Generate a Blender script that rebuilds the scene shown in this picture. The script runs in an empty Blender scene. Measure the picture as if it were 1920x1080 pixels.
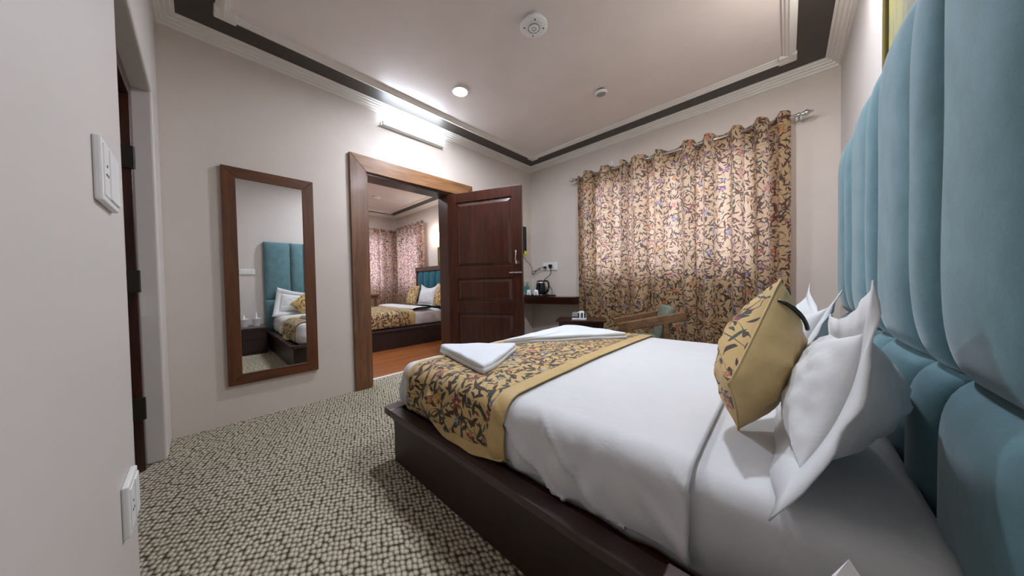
import bpy, bmesh, math, random
from math import sin, cos, pi, radians, hypot, atan2, sqrt
from mathutils import Vector, Matrix, noise
random.seed(7)
scene = bpy.context.scene
COL = scene.collection

# ------------------------------------------------------------------ camera
S = 1.0465
CAM = Vector((2.85218334, -3.48341646, 0.96190065)) * S
yaw, pitch, roll = radians(43.23200848), radians(-1.15695738), radians(-1.09673267)
FPX = 547.2645672
FW = Vector((-sin(yaw) * cos(pitch), cos(yaw) * cos(pitch), sin(pitch)))
RT = FW.cross(Vector((0, 0, 1))).normalized()
UP = RT.cross(FW)
RT, UP = cos(roll) * RT + sin(roll) * UP, -sin(roll) * RT + cos(roll) * UP
cam_data = bpy.data.cameras.new('camera')
cam = bpy.data.objects.new('camera', cam_data)
COL.objects.link(cam)
cam_data.sensor_fit = 'HORIZONTAL'
cam_data.sensor_width = 36
cam_data.lens = 36 * FPX / 1920
cam_data.clip_start = 0.01
cam.matrix_world = Matrix(((RT.x, UP.x, -FW.x, CAM.x), (RT.y, UP.y, -FW.y, CAM.y), (RT.z, UP.z, -FW.z, CAM.z), (0, 0, 0, 1)))
scene.camera = cam


def at(px, py, **k):
    """world point seen at a photo pixel on the plane x=, y= or z="""
    d = FW + RT * ((px - 960) / FPX) + UP * ((540 - py) / FPX)
    (a, v), = k.items()
    i = 'xyz'.index(a)
    return CAM + d * ((v - CAM[i]) / d[i])


# ------------------------------------------------------------------ world, exposure
world = bpy.data.worlds.new('daylight')
scene.world = world
world.use_nodes = True
bgn = world.node_tree.nodes['Background']
bgn.inputs[0].default_value = (0.86, 0.93, 1.0, 1)
bgn.inputs[1].default_value = 1.5
scene.view_settings.view_transform = 'Standard'
scene.view_settings.look = 'None'
scene.view_settings.gamma = 1
scene.view_settings.use_curve_mapping = False
scene.view_settings.exposure = 2.33
TUBE_POWER = 13.0
DOWN_POWER = 185.0
SCONCE_POWER = 17.0


# ------------------------------------------------------------------ materials
def lin(r, g, b):
    f = lambda c: (c / 255 / 12.92) if c / 255 <= 0.04045 else ((c / 255 + 0.055) / 1.055) ** 2.4
    return (f(r), f(g), f(b), 1)


class NT:
    def __init__(self, name):
        self.m = bpy.data.materials.new(name)
        self.m.use_nodes = True
        self.t = self.m.node_tree
        self.b = self.t.nodes['Principled BSDF']
        self.out = self.t.nodes['Material Output']

    def n(self, typ, **k):
        nd = self.t.nodes.new(typ)
        for a, v in k.items():
            setattr(nd, a, v)
        return nd

    def l(self, a, b):
        self.t.links.new(a, b)

    def put(self, sock, v):
        if hasattr(v, 'is_output'):
            self.l(v, sock)
        else:
            sock.default_value = v

    def math(self, op, a, b=0.0, c=None):
        nd = self.n('ShaderNodeMath', operation=op)
        self.put(nd.inputs[0], a)
        self.put(nd.inputs[1], b)
        if c is not None:
            self.put(nd.inputs[2], c)
        return nd.outputs[0]

    def mix(self, f, a, b):
        nd = self.n('ShaderNodeMix', data_type='RGBA')
        self.put(nd.inputs[0], f)
        self.put(nd.inputs[6], a)
        self.put(nd.inputs[7], b)
        return nd.outputs[2]

    def ramp(self, f, stops, interp='LINEAR'):
        nd = self.n('ShaderNodeValToRGB')
        cr = nd.color_ramp
        cr.interpolation = interp
        while len(cr.elements) < len(stops):
            cr.elements.new(0.5)
        for e, (p, c) in zip(cr.elements, stops):
            e.position = p
            e.color = c
        self.put(nd.inputs[0], f)
        return nd.outputs[0]

    def coord(self, which='Object', scale=(1, 1, 1), loc=(0, 0, 0), rot=(0, 0, 0)):
        tc = self.n('ShaderNodeTexCoord')
        mp = self.n('ShaderNodeMapping')
        mp.inputs['Scale'].default_value = scale
        mp.inputs['Location'].default_value = loc
        mp.inputs['Rotation'].default_value = rot
        self.l(tc.outputs[which], mp.inputs[0])
        return mp.outputs[0]

    def noise(self, vec, scale, detail=3, rough=0.5, dist=0.0, dim='3D'):
        nd = self.n('ShaderNodeTexNoise', noise_dimensions=dim)
        self.l(vec, nd.inputs['Vector'])
        nd.inputs['Scale'].default_value = scale
        nd.inputs['Detail'].default_value = detail
        nd.inputs['Roughness'].default_value = rough
        nd.inputs['Distortion'].default_value = dist
        return nd.outputs[0]

    def bump(self, h, strength=0.2, dist=0.01):
        nd = self.n('ShaderNodeBump')
        nd.inputs['Strength'].default_value = strength
        nd.inputs['Distance'].default_value = dist
        self.l(h, nd.inputs['Height'])
        self.l(nd.outputs[0], self.b.inputs['Normal'])
        return nd.outputs[0]


def plain(name, rgb, rough=0.55, metal=0.0, var=0.06, nscale=6, bump=0.0, bscale=60, spec=0.5, coat=0.0, sheen=0.0, emit=None):
    q = NT(name)
    c = lin(*rgb)
    v = q.coord()
    nz = q.noise(v, nscale, 4)
    dk = tuple(x * (1 - var) for x in c[:3]) + (1,)
    lt = tuple(min(1, x * (1 + var)) for x in c[:3]) + (1,)
    q.l(q.ramp(nz, [(0.3, dk), (0.7, lt)]), q.b.inputs['Base Color'])
    q.b.inputs['Roughness'].default_value = rough
    q.b.inputs['Metallic'].default_value = metal
    q.b.inputs['Specular IOR Level'].default_value = spec
    q.b.inputs['Coat Weight'].default_value = coat
    q.b.inputs['Sheen Weight'].default_value = sheen
    if bump:
        q.bump(q.noise(v, bscale, 3), bump, 0.004)
    if emit:
        q.b.inputs['Emission Color'].default_value = lin(*emit[0])
        q.b.inputs['Emission Strength'].default_value = emit[1]
    return q.m


def wood(name, dark, light, axis='z', rough=0.35, coat=0.25, scale=1.0):
    q = NT(name)
    sc = {'x': (1.2, 16, 16), 'y': (16, 1.2, 16), 'z': (16, 16, 1.2)}[axis]
    v = q.coord(scale=tuple(s * scale for s in sc))
    n1 = q.noise(v, 1.6, 8, 0.62, 0.9)
    n2 = q.noise(q.coord(scale=tuple(s * scale * 4 for s in sc)), 2.0, 3)
    f = q.math('ADD', q.math('MULTIPLY', n1, 0.8), q.math('MULTIPLY', n2, 0.2))
    q.l(q.ramp(f, [(0.32, lin(*dark)), (0.68, lin(*light))]), q.b.inputs['Base Color'])
    q.b.inputs['Roughness'].default_value = rough
    q.b.inputs['Coat Weight'].default_value = coat
    q.b.inputs['Coat Roughness'].default_value = 0.2
    q.bump(f, 0.12, 0.002)
    return q.m


def floral(q, base, dens=1.0, sc=1.0, lw=1.0, fl=0.62, dark=(58, 40, 30), green=(52, 60, 46), stem=(70, 48, 34)):
    """embroidery: stems, leaves and flowers laid out on the cloth's own UV metres"""
    tc = q.n('ShaderNodeTexCoord')
    uv = tc.outputs['UV']
    col = base
    # stems: thin contour lines
    for k, (s, eps) in enumerate(((5.0, 0.0075), (8.5, 0.007))):
        mp = q.n('ShaderNodeMapping')
        mp.inputs['Location'].default_value = (3.1 * k + 1, 7.7 * k, 0)
        q.l(uv, mp.inputs[0])
        nz = q.noise(mp.outputs[0], s * sc, 1.0, 0.4, 0.4, '2D')
        m = q.math('LESS_THAN', q.math('ABSOLUTE', q.math('SUBTRACT', nz, 0.5)), eps)
        col = q.mix(m, col, lin(*stem))

    def cells(scale, off, rnd):
        mp = q.n('ShaderNodeMapping')
        mp.inputs['Location'].default_value = (off, off * 1.7, 0)
        mp.inputs['Scale'].default_value = (scale, scale, scale)
        q.l(uv, mp.inputs[0])
        vo = q.n('ShaderNodeTexVoronoi', voronoi_dimensions='2D')
        vo.inputs['Scale'].default_value = 1.0
        vo.inputs['Randomness'].default_value = rnd
        q.l(mp.outputs[0], vo.inputs['Vector'])
        sub = q.n('ShaderNodeVectorMath', operation='SUBTRACT')
        q.l(mp.outputs[0], sub.inputs[0])
        q.l(vo.outputs['Position'], sub.inputs[1])
        sp = q.n('ShaderNodeSeparateColor')
        q.l(vo.outputs['Color'], sp.inputs[0])
        ro = q.n('ShaderNodeVectorRotate', rotation_type='Z_AXIS')
        q.l(sub.outputs[0], ro.inputs['Vector'])
        q.l(q.math('MULTIPLY', sp.outputs[0], 6.283), ro.inputs['Angle'])
        xy = q.n('ShaderNodeSeparateXYZ')
        q.l(ro.outputs[0], xy.inputs[0])
        return xy.outputs[0], xy.outputs[1], sp.outputs[1], sp.outputs[2]

    for scale, off, L, W, colrs in ((17 * sc, 0.3, 0.50, 0.105, (dark, green, dark)), (21 * sc, 5.1, 0.48, 0.105, (dark, (84, 58, 40), green)),
                                    (13 * sc, 9.4, 0.46, 0.10, (green, dark, (76, 46, 44)))):
        x, y, g, b = cells(scale, off, 0.9)
        yb = q.math('ADD', y, q.math('MULTIPLY', q.math('MULTIPLY', x, x), 0.5))
        prof = q.math('MULTIPLY', q.math('SUBTRACT', 1.0, q.math('POWER', q.math('DIVIDE', x, L), 2.0)), W * lw)
        m = q.math('GREATER_THAN', prof, q.math('ABSOLUTE', yb))
        m = q.math('MULTIPLY', m, q.math('LESS_THAN', b, 0.85 * dens))
        cc = q.ramp(g, [(0.0, lin(*colrs[0])), (0.4, lin(*colrs[1])), (0.75, lin(*colrs[2]))], 'CONSTANT')
        col = q.mix(m, col, cc)
    for scale, off, R, n in ((5.2 * sc, 2.2, 0.17, 5.0), (7.5 * sc, 13.3, 0.15, 6.0)):
        x, y, g, b = cells(scale, off, 0.75)
        r = q.math('SQRT', q.math('ADD', q.math('MULTIPLY', x, x), q.math('MULTIPLY', y, y)))
        th = q.math('ARCTAN2', y, x)
        edge = q.math('MULTIPLY', q.math('ADD', 0.66, q.math('MULTIPLY', q.math('COSINE', q.math('MULTIPLY', th, n)), 0.34)), R)
        m = q.math('LESS_THAN', r, edge)
        m = q.math('MULTIPLY', m, q.math('LESS_THAN', b, fl))
        cc = q.ramp(g, [(0.0, lin(176, 96, 84)), (0.22, lin(96, 112, 150)), (0.42, lin(110, 72, 112)), (0.6, lin(186, 120, 58)), (0.78, lin(132, 62, 60)), (0.9, lin(150, 156, 150))], 'CONSTANT')
        col = q.mix(m, col, cc)
        m2 = q.math('MULTIPLY', q.math('LESS_THAN', r, R * 0.2), m)
        col = q.mix(m2, col, lin(206, 170, 90))
    return col


def embroidered(name, rgb, translucent=0.0, tcol=(240, 190, 170), dens=1.0, sc=1.0, lw=1.0, fl=0.62):
    q = NT(name)
    v = q.coord()
    nz = q.noise(v, 9, 3)
    base = q.ramp(nz, [(0.3, tuple(c * 0.9 for c in lin(*rgb)[:3]) + (1,)), (0.7, lin(*rgb))])
    col = floral(q, base, dens, sc, lw, fl)
    q.l(col, q.b.inputs['Base Color'])
    q.b.inputs['Roughness'].default_value = 0.75
    q.b.inputs['Sheen Weight'].default_value = 0.15
    nrm = q.bump(q.noise(v, 160, 2), 0.1, 0.003)
    if translucent:
        tr = q.n('ShaderNodeBsdfTranslucent')
        gm = q.n('ShaderNodeGamma')
        gm.inputs[1].default_value = 0.5
        q.l(col, gm.inputs[0])
        mul = q.n('ShaderNodeMix', data_type='RGBA', blend_type='MULTIPLY')
        mul.inputs[0].default_value = 1.0
        q.l(gm.outputs[0], mul.inputs[6])
        mul.inputs[7].default_value = lin(*tcol)
        q.l(mul.outputs[2], tr.inputs[0])
        ms = q.n('ShaderNodeMixShader')
        ms.inputs[0].default_value = translucent
        q.l(q.b.outputs[0], ms.inputs[1])
        q.l(tr.outputs[0], ms.inputs[2])
        q.l(ms.outputs[0], q.out.inputs[0])
    return q.m


def carpet_mat():
    q = NT('woven_loop_carpet')
    tc = q.n('ShaderNodeTexCoord')
    dist = q.noise(tc.outputs['Object'], 22, 2)
    off = q.n('ShaderNodeVectorMath', operation='MULTIPLY_ADD')
    cmb = q.n('ShaderNodeCombineXYZ')
    q.l(q.math('SUBTRACT', dist, 0.5), cmb.inputs[0])
    q.l(q.math('SUBTRACT', 0.5, dist), cmb.inputs[1])
    q.l(cmb.outputs[0], off.inputs[0])
    off.inputs[1].default_value = (0.012, 0.012, 0)
    q.l(tc.outputs['Object'], off.inputs[2])
    mp = q.n('ShaderNodeMapping')
    mp.inputs['Rotation'].default_value = (0, 0, radians(28))
    mp.inputs['Scale'].default_value = (40, 56, 1)
    q.l(off.outputs[0], mp.inputs[0])
    vo = q.n('ShaderNodeTexVoronoi', voronoi_dimensions='2D')
    vo.inputs['Scale'].default_value = 1
    vo.inputs['Randomness'].default_value = 0.42
    q.l(mp.outputs[0], vo.inputs['Vector'])
    d = vo.outputs['Distance']
    big = q.noise(tc.outputs['Object'], 3, 3)
    fib = q.noise(tc.outputs['Object'], 260, 2)
    light = q.ramp(big, [(0.3, lin(200, 191, 166)), (0.7, lin(214, 205, 182))])
    f = q.ramp(q.math('ADD', d, q.math('MULTIPLY', q.math('SUBTRACT', fib, 0.5), 0.16)), [(0.20, (0, 0, 0, 1)), (0.64, (1, 1, 1, 1))])
    q.l(q.mix(f, light, lin(74, 65, 49)), q.b.inputs['Base Color'])
    q.b.inputs['Roughness'].default_value = 0.95
    q.b.inputs['Specular IOR Level'].default_value = 0.1
    q.bump(q.math('SUBTRACT', 1.0, d), 0.8, 0.012)
    return q.m


def velvet(name, rgb):
    q = NT(name)
    v = q.coord(scale=(1, 1, 0.7))
    n1 = q.noise(v, 14, 5, 0.6)
    n2 = q.noise(q.coord(), 220, 2)
    c = lin(*rgb)
    f = q.math('ADD', q.math('MULTIPLY', n1, 0.75), q.math('MULTIPLY', n2, 0.25))
    q.l(q.ramp(f, [(0.3, tuple(x * 0.78 for x in c[:3]) + (1,)), (0.7, tuple(x * 1.15 for x in c[:3]) + (1,))]), q.b.inputs['Base Color'])
    q.b.inputs['Roughness'].default_value = 0.8
    q.b.inputs['Specular IOR Level'].default_value = 0.2
    q.b.inputs['Sheen Weight'].default_value = 0.35
    q.b.inputs['Sheen Roughness'].default_value = 0.4
    q.bump(f, 0.12, 0.004)
    return q.m


def linen(name, rgb, stripes=True):
    q = NT(name)
    v = q.coord()
    n1 = q.noise(v, 7, 5, 0.6)
    c = lin(*rgb)
    q.l(q.ramp(n1, [(0.3, tuple(x * 0.96 for x in c[:3]) + (1,)), (0.7, c)]), q.b.inputs['Base Color'])
    q.b.inputs['Roughness'].default_value = 0.7
    q.b.inputs['Sheen Weight'].default_value = 0.1
    h = q.noise(q.coord(scale=(1, 1.3, 1)), 9, 4, 0.55, 0.8)
    if stripes:
        w = q.n('ShaderNodeTexWave', bands_direction='X')
        w.inputs['Scale'].default_value = 28
        q.l(v, w.inputs['Vector'])
        h = q.math('ADD', h, q.math('MULTIPLY', w.outputs['Fac'], 0.05))
    q.bump(h, 0.22, 0.012)
    return q.m


def glassmat(name, rgb=(230, 240, 240), alpha=0.12):
    q = NT(name)
    tr = q.n('ShaderNodeBsdfTransparent')
    tr.inputs[0].default_value = lin(*rgb)
    gl = q.n('ShaderNodeBsdfGlossy')
    gl.inputs['Roughness'].default_value = 0.03
    ms = q.n('ShaderNodeMixShader')
    ms.inputs[0].default_value = alpha
    q.l(tr.outputs[0], ms.inputs[1])
    q.l(gl.outputs[0], ms.inputs[2])
    q.l(ms.outputs[0], q.out.inputs[0])
    q.t.nodes.remove(q.b)
    return q.m


def emitter(name, rgb, strength):
    q = NT(name)
    e = q.n('ShaderNodeEmission')
    e.inputs[0].default_value = lin(*rgb)
    e.inputs[1].default_value = strength
    q.l(e.outputs[0], q.out.inputs[0])
    q.t.nodes.remove(q.b)
    return q.m


def picture_mat():
    q = NT('painted_picture')
    v = q.coord(scale=(1, 3.5, 1.4))
    n1 = q.noise(v, 2.6, 4, 0.6, 1.2)
    q.l(q.ramp(n1, [(0.25, lin(112, 114, 110)), (0.4, lin(170, 170, 160)), (0.5, lin(186, 178, 104)), (0.56, lin(160, 158, 140)), (0.75, lin(84, 88, 84))]), q.b.inputs['Base Color'])
    q.b.inputs['Roughness'].default_value = 0.3
    return q.m


MT = {}
MT['wall'] = plain('beige_wall_paint', (214, 202, 191), 0.5, var=0.03, nscale=2.5, bump=0.05, bscale=40)
MT['wall_white'] = plain('off_white_wall_paint', (211, 204, 198), 0.5, var=0.02, nscale=2.5, bump=0.04)
MT['ceil'] = plain('pinkish_ceiling_enamel', (228, 217, 211), 0.3, var=0.035, nscale=3.0, bump=0.05, bscale=6)
MT['white_trim'] = plain('white_plaster_trim', (226, 220, 212), 0.4, var=0.02)
MT['band'] = plain('dark_brown_enamel', (62, 55, 48), 0.42, var=0.08)
MT['carpet'] = carpet_mat()
MT['floorwood'] = wood('orange_laminate', (128, 70, 32), (176, 106, 58), 'y', 0.3, 0.3)
MT['dark_z'] = wood('dark_polished_wood_upright', (34, 14, 8), (76, 36, 20), 'z', 0.3, 0.4)
MT['dark_x'] = wood('dark_polished_wood_along', (34, 14, 8), (76, 36, 20), 'x', 0.3, 0.4)
MT['dark_y'] = wood('dark_polished_wood_across', (34, 14, 8), (76, 36, 20), 'y', 0.3, 0.4)
MT['frame_shaded_z'] = wood('shaded_brown_door_frame_upright', (82, 50, 30), (132, 88, 54), 'z', 0.4, 0.2)  # shaded copy of the frame wood: dimmer light on the posts put into the colour
MT['frame_lit_y'] = wood('lit_brown_door_frame_across', (112, 74, 44), (164, 118, 78), 'y', 0.4, 0.2)  # lit copy of the same wood: light on the head painted into the colour
MT['mirror_z'] = wood('brown_mirror_frame_upright', (66, 34, 12), (112, 62, 26), 'z', 0.4, 0.2)
MT['mirror_y'] = wood('brown_mirror_frame_across', (66, 34, 12), (112, 62, 26), 'y', 0.4, 0.2)
MT['bedwood'] = plain('dark_brown_laminate', (50, 36, 32), 0.38, var=0.12, nscale=30, spec=0.4)
MT['bedtop'] = plain('dark_brown_laminate_top', (62, 46, 44), 0.28, var=0.1, nscale=30)
MT['bedboard'] = wood('reddish_bed_board', (62, 32, 22), (92, 52, 38), 'x', 0.4, 0.1)
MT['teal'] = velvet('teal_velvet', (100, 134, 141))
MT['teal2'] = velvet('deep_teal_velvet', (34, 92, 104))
MT['sheet'] = linen('white_cotton_sheet', (214, 214, 214))
MT['pillow'] = linen('white_cotton_pillowcase', (216, 217, 217), False)
MT['towel'] = linen('white_towel_cotton', (220, 224, 228), False)
MT['gold'] = plain('gold_satin', (194, 164, 106), 0.55, var=0.06, nscale=20, sheen=0.2, bump=0.1, bscale=90)
MT['runner'] = embroidered('gold_floral_embroidery', (200, 168, 110), dens=1.2, sc=1.0, lw=1.25, fl=0.8)
MT['cushion'] = embroidered('gold_floral_cushion_front', (206, 172, 108), dens=0.5, sc=1.35, lw=1.1, fl=0.9)
MT['curtain'] = embroidered('gold_floral_curtain', (200, 172, 124), 0.40, (255, 218, 236), dens=0.95, lw=1.08)
MT['curtain2'] = embroidered('gold_floral_curtain_next_room', (206, 178, 146), 0.45, (255, 212, 232))
MT['steel'] = plain('brushed_steel', (200, 198, 194), 0.25, 1.0, var=0.05)
MT['chrome'] = plain('chrome', (225, 225, 225), 0.12, 1.0, var=0.02)
MT['white_plastic'] = plain('white_plastic', (232, 232, 230), 0.35, var=0.02)
MT['grey_plastic'] = plain('grey_plastic', (150, 150, 150), 0.45, var=0.04)
MT['black_plastic'] = plain('black_plastic', (20, 20, 22), 0.25, var=0.1)
MT['ceramic'] = plain('white_ceramic', (235, 235, 235), 0.15, var=0.01)
MT['paper'] = plain('white_paper', (240, 240, 240), 0.8, var=0.02)
MT['yellow'] = plain('yellow_sticker', (220, 214, 30), 0.5, var=0.03)
MT['chairwood'] = wood('walnut_chair_wood', (92, 62, 38), (140, 104, 70), 'x', 0.4, 0.2)
MT['chairgreen'] = plain('sage_green_fabric', (112, 121, 104), 0.9, var=0.08, nscale=60, bump=0.2, bscale=200)
MT['goldframe'] = plain('gilt_frame', (128, 116, 62), 0.35, 0.4, var=0.1)
MT['darkline'] = plain('black_frame_line', (40, 36, 26), 0.4)
MT['picture'] = picture_mat()
MT['glass'] = glassmat('window_glass')
MT['bottle'] = glassmat('clear_plastic_bottle', (205, 222, 225), 0.3)
MT['label_green'] = plain('green_bottle_label', (40, 140, 120), 0.4)
MT['winframe'] = wood('brown_window_frame', (80, 48, 30), (120, 78, 50), 'z', 0.45, 0.1)
MT['tube_glow'] = emitter('led_tube_glow', (222, 236, 255), TUBE_POWER)
MT['down_glow'] = emitter('downlight_glow', (232, 240, 255), DOWN_POWER)
MT['sconce_glow'] = emitter('sconce_glow', (250, 246, 240), SCONCE_POWER)
q = NT('mirror_silver')
q.b.inputs['Metallic'].default_value = 1
q.b.inputs['Roughness'].default_value = 0.015
q.b.inputs['Base Color'].default_value = (0.9, 0.9, 0.88, 1)
MT['mirror'] = q.m


# ------------------------------------------------------------------ mesh helpers
class MB:
    def __init__(self):
        self.v, self.f, self.uv = [], [], []

    def add(self, vs, fs, uvs=None):
        o = len(self.v)
        self.v += [tuple(p) for p in vs]
        self.f += [tuple(i + o for i in f) for f in fs]
        self.uv += list(uvs) if uvs else [(p[0] + p[1], p[2]) for p in vs]
        return self

    def box(self, x0, x1, y0, y1, z0, z1, m=None):
        vs = [Vector((x, y, z)) for x in (x0, x1) for y in (y0, y1) for z in (z0, z1)]
        if m is not None:
            vs = [m @ p for p in vs]
        return self.add(vs, [(0, 1, 3, 2), (4, 6, 7, 5), (0, 4, 5, 1), (2, 3, 7, 6), (0, 2, 6, 4), (1, 5, 7, 3)])

    def beam(self, p, q_, w, h, up=(0, 0, 1)):
        p, q_ = Vector(p), Vector(q_)
        d = (q_ - p).normalized()
        s = d.cross(Vector(up)).normalized()
        t = s.cross(d)
        vs = [c + s * a * w / 2 + t * b * h / 2 for c in (p, q_) for a in (-1, 1) for b in (-1, 1)]
        return self.add(vs, [(0, 1, 3, 2), (4, 6, 7, 5), (0, 4, 5, 1), (2, 3, 7, 6), (0, 2, 6, 4), (1, 5, 7, 3)])

    def tube(self, pts, r, n=8, cap=True):
        pts = [Vector(p) for p in pts]
        vs, fs = [], []
        ref = Vector((0.13, 0.21, 0.97))
        for i, p in enumerate(pts):
            d = (pts[min(i + 1, len(pts) - 1)] - pts[max(i - 1, 0)]).normalized()
            rf = ref if abs(d.dot(ref)) < 0.95 else Vector((1, 0, 0))
            s = d.cross(rf).normalized()
            t = s.cross(d)
            rr = r[i] if isinstance(r, (list, tuple)) else r
            vs += [p + s * rr * cos(2 * pi * k / n) + t * rr * sin(2 * pi * k / n) for k in range(n)]
        for i in range(len(pts) - 1):
            for k in range(n):
                a, b = i * n + k, i * n + (k + 1) % n
                fs.append((a, b, b + n, a + n))
        if cap:
            fs.append(tuple(range(n))[::-1])
            fs.append(tuple(range((len(pts) - 1) * n, len(pts) * n)))
        return self.add(vs, fs)

    def lathe(self, prof, c=(0, 0, 0), n=24, m=None):
        vs, fs = [], []
        for r, z in prof:
            for k in range(n):
                p = Vector((r * cos(2 * pi * k / n), r * sin(2 * pi * k / n), z))
                vs.append((m @ p) if m is not None else p + Vector(c))
        for i in range(len(prof) - 1):
            for k in range(n):
                a, b = i * n + k, i * n + (k + 1) % n
                fs.append((a, b, b + n, a + n))
        return self.add(vs, fs)

    def grid(self, fn, nu, nv, uvfn=None):
        vs, uvs, fs = [], [], []
        for j in range(nv + 1):
            for i in range(nu + 1):
                u, v = i / nu, j / nv
                vs.append(fn(u, v))
                uvs.append(uvfn(u, v) if uvfn else (u, v))
        for j in range(nv):
            for i in range(nu):
                a = j * (nu + 1) + i
                fs.append((a, a + 1, a + nu + 2, a + nu + 1))
        return self.add(vs, fs, uvs)

    def build(self, name, mat, parent=None, bevel=0.0, smooth=False, solid=0.0, seg=2, sub=0):
        me = bpy.data.meshes.new(name)
        me.from_pydata(self.v, [], self.f)
        uvl = me.uv_layers.new(name='UVMap')
        for lp in me.loops:
            uvl.data[lp.index].uv = self.uv[lp.vertex_index]
        bm = bmesh.new()
        bm.from_mesh(me)
        if solid == 0.0:
            bmesh.ops.recalc_face_normals(bm, faces=bm.faces)
        bm.to_mesh(me)
        bm.free()
        me.materials.append(MT[mat])
        if smooth:
            for p in me.polygons:
                p.use_smooth = True
        o = bpy.data.objects.new(name, me)
        COL.objects.link(o)
        if parent is not None:
            o.parent = parent
            root = parent
            off = Vector((0, 0, 0))
            while root is not None:
                off += root.location
                root = root.parent
            # parts are written in room coordinates; parents carry only a location
            o.matrix_parent_inverse = Matrix.Translation(-WLOC.get(parent.name, Vector((0, 0, 0))))
        WLOC[o.name] = Vector((0, 0, 0))
        if solid:
            md = o.modifiers.new('thickness', 'SOLIDIFY')
            md.thickness = abs(solid)
            md.offset = 1 if solid > 0 else -1
        if bevel:
            md = o.modifiers.new('bevel', 'BEVEL')
            md.width = bevel
            md.segments = seg
            md.limit_method = 'ANGLE'
            md.harden_normals = False
        if sub:
            md = o.modifiers.new('subd', 'SUBSURF')
            md.levels = md.render_levels = sub
        return o


WLOC = {}


def tag(o, label, cat, group=None, kind=None):
    o['label'] = label
    o['category'] = cat
    if group:
        o['group'] = group
    if kind:
        o['kind'] = kind
    return o


def thing(name, label, cat, loc, group=None, kind=None):
    o = bpy.data.objects.new(name, None)
    o.empty_display_size = 0.1
    o.location = loc
    COL.objects.link(o)
    WLOC[o.name] = Vector(loc)
    return tag(o, label, cat, group, kind)


def one(o, label, cat, group=None, kind=None):
    return tag(o, label, cat, group, kind)


# ================================================================== ROOM SHELL
W, YD, ZC = 3.313, -3.808, 2.80
WT = 0.20                     # thickness of the door wall
DY0, DY1, DZ = -2.525, -1.36, 2.10     # doorway
R2X, R2Y0, R2Y1 = -4.55, -4.2, -0.06   # next room

one(MB().box(-0.2, W + 0.15, YD - 0.35, 0.15, -0.06, 0).build('floor', 'carpet'), 'beige and brown woven loop carpet covering the bedroom floor', 'floor', kind='structure')
fl2 = one(MB().box(R2X - 0.15, -0.2, R2Y0, 0.15, -0.06, -0.012).build('floor', 'bedboard'), 'orange brown wooden floor of the next room beyond the doorway', 'floor', kind='structure')
x = -0.203
k = 0
while x > R2X:
    cuts = [R2Y0, -2.75 + 0.4 * (k % 3), -1.35 - 0.35 * (k % 2), 0.0]
    for a, b in zip(cuts[:-1], cuts[1:]):
        MB().box(max(x - 0.188, R2X), x, a + 0.001, b - 0.001, -0.012, 0.0).build('plank', 'floorwood', fl2, bevel=0.0015, seg=1)
    x -= 0.19
    k += 1
one(MB().box(-0.235, -0.185, DY0 - 0.02, DY1, -0.002, 0.006).build('trim_1', 'white_trim'), 'pale threshold strip where carpet meets wooden floor in the doorway', 'threshold strip', kind='structure')

one(MB().box(-0.2, W + 0.15, YD - 0.35, 0.15, ZC, ZC + 0.1).build('ceiling', 'ceil'), 'pinkish glossy ceiling of the bedroom', 'ceiling', kind='structure')
one(MB().box(R2X - 0.15, -0.2, R2Y0, 0.15, ZC, ZC + 0.1).build('ceiling', 'ceil'), 'pinkish ceiling of the next room seen through the doorway', 'ceiling', kind='structure')

# door wall (x = 0)
one(MB().box(-WT, 0, YD - 0.35, DY0, 0, ZC).box(-WT, 0, DY1, 0.15, 0, ZC).box(-WT, 0, DY0, DY1, DZ, ZC).build('wall_left', 'wall'), 'beige wall with the mirror and the wooden doorway', 'wall', kind='structure')
# curtain wall (y = 0)
WX0, WX1, WZ0, WZ1 = 1.02, 2.86, 1.06, 2.26
one(MB().box(0, WX0, 0, 0.15, 0, ZC).box(WX1, W, 0, 0.15, 0, ZC).box(WX0, WX1, 0, 0.15, 0, WZ0).box(WX0, WX1, 0, 0.15, WZ1, ZC).build('wall_back', 'wall'), 'beige wall behind the floral curtains and the corner shelf', 'wall', kind='structure')
# headboard wall (x = W)
one(MB().box(W, W + 0.15, YD - 0.35, 0.15, 0, ZC).build('wall_right', 'wall_white'), 'pale wall behind the tall teal headboard', 'wall', kind='structure')
# near wall with the recessed entrance
EX0, EX1, EZ = 0.33, 1.44, 2.13
one(MB().box(0, EX0, YD - 0.3, YD, 0, ZC).box(EX1, W, YD - 0.3, YD, 0, ZC).box(EX0, EX1, YD - 0.3, YD, EZ, ZC).build('wall_front', 'wall_white', bevel=0.012, seg=3), 'off white wall in the left foreground with switch plate and recessed entrance', 'wall', kind='structure')

# next room
one(MB().box(R2X - 0.15, R2X, R2Y0, -2.3, 0, ZC).box(R2X - 0.15, R2X, -0.4, 0.15, 0, ZC).box(R2X - 0.15, R2X, -2.3, -0.4, 0, 0.9).box(R2X - 0.15, R2X, -2.3, -0.4, 2.25, ZC).build('wall_far', 'wall'), 'far beige wall of the next room behind its left curtain', 'wall', kind='structure')
one(MB().box(R2X, -4.35, R2Y1, 0.15, 0, ZC).box(-3.3, -WT, R2Y1, 0.15, 0, ZC).box(-4.35, -3.3, R2Y1, 0.15, 0, 0.9).box(-4.35, -3.3, R2Y1, 0.15, 2.25, ZC).build('wall_side', 'wall'), 'beige wall of the next room behind its bed and wall lamp', 'wall', kind='structure')
one(MB().box(R2X - 0.15, -WT, R2Y0 - 0.15, R2Y0, 0, ZC).build('wall_rear', 'wall'), 'wall closing the next room on the side hidden from the doorway', 'wall', kind='structure')


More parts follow.
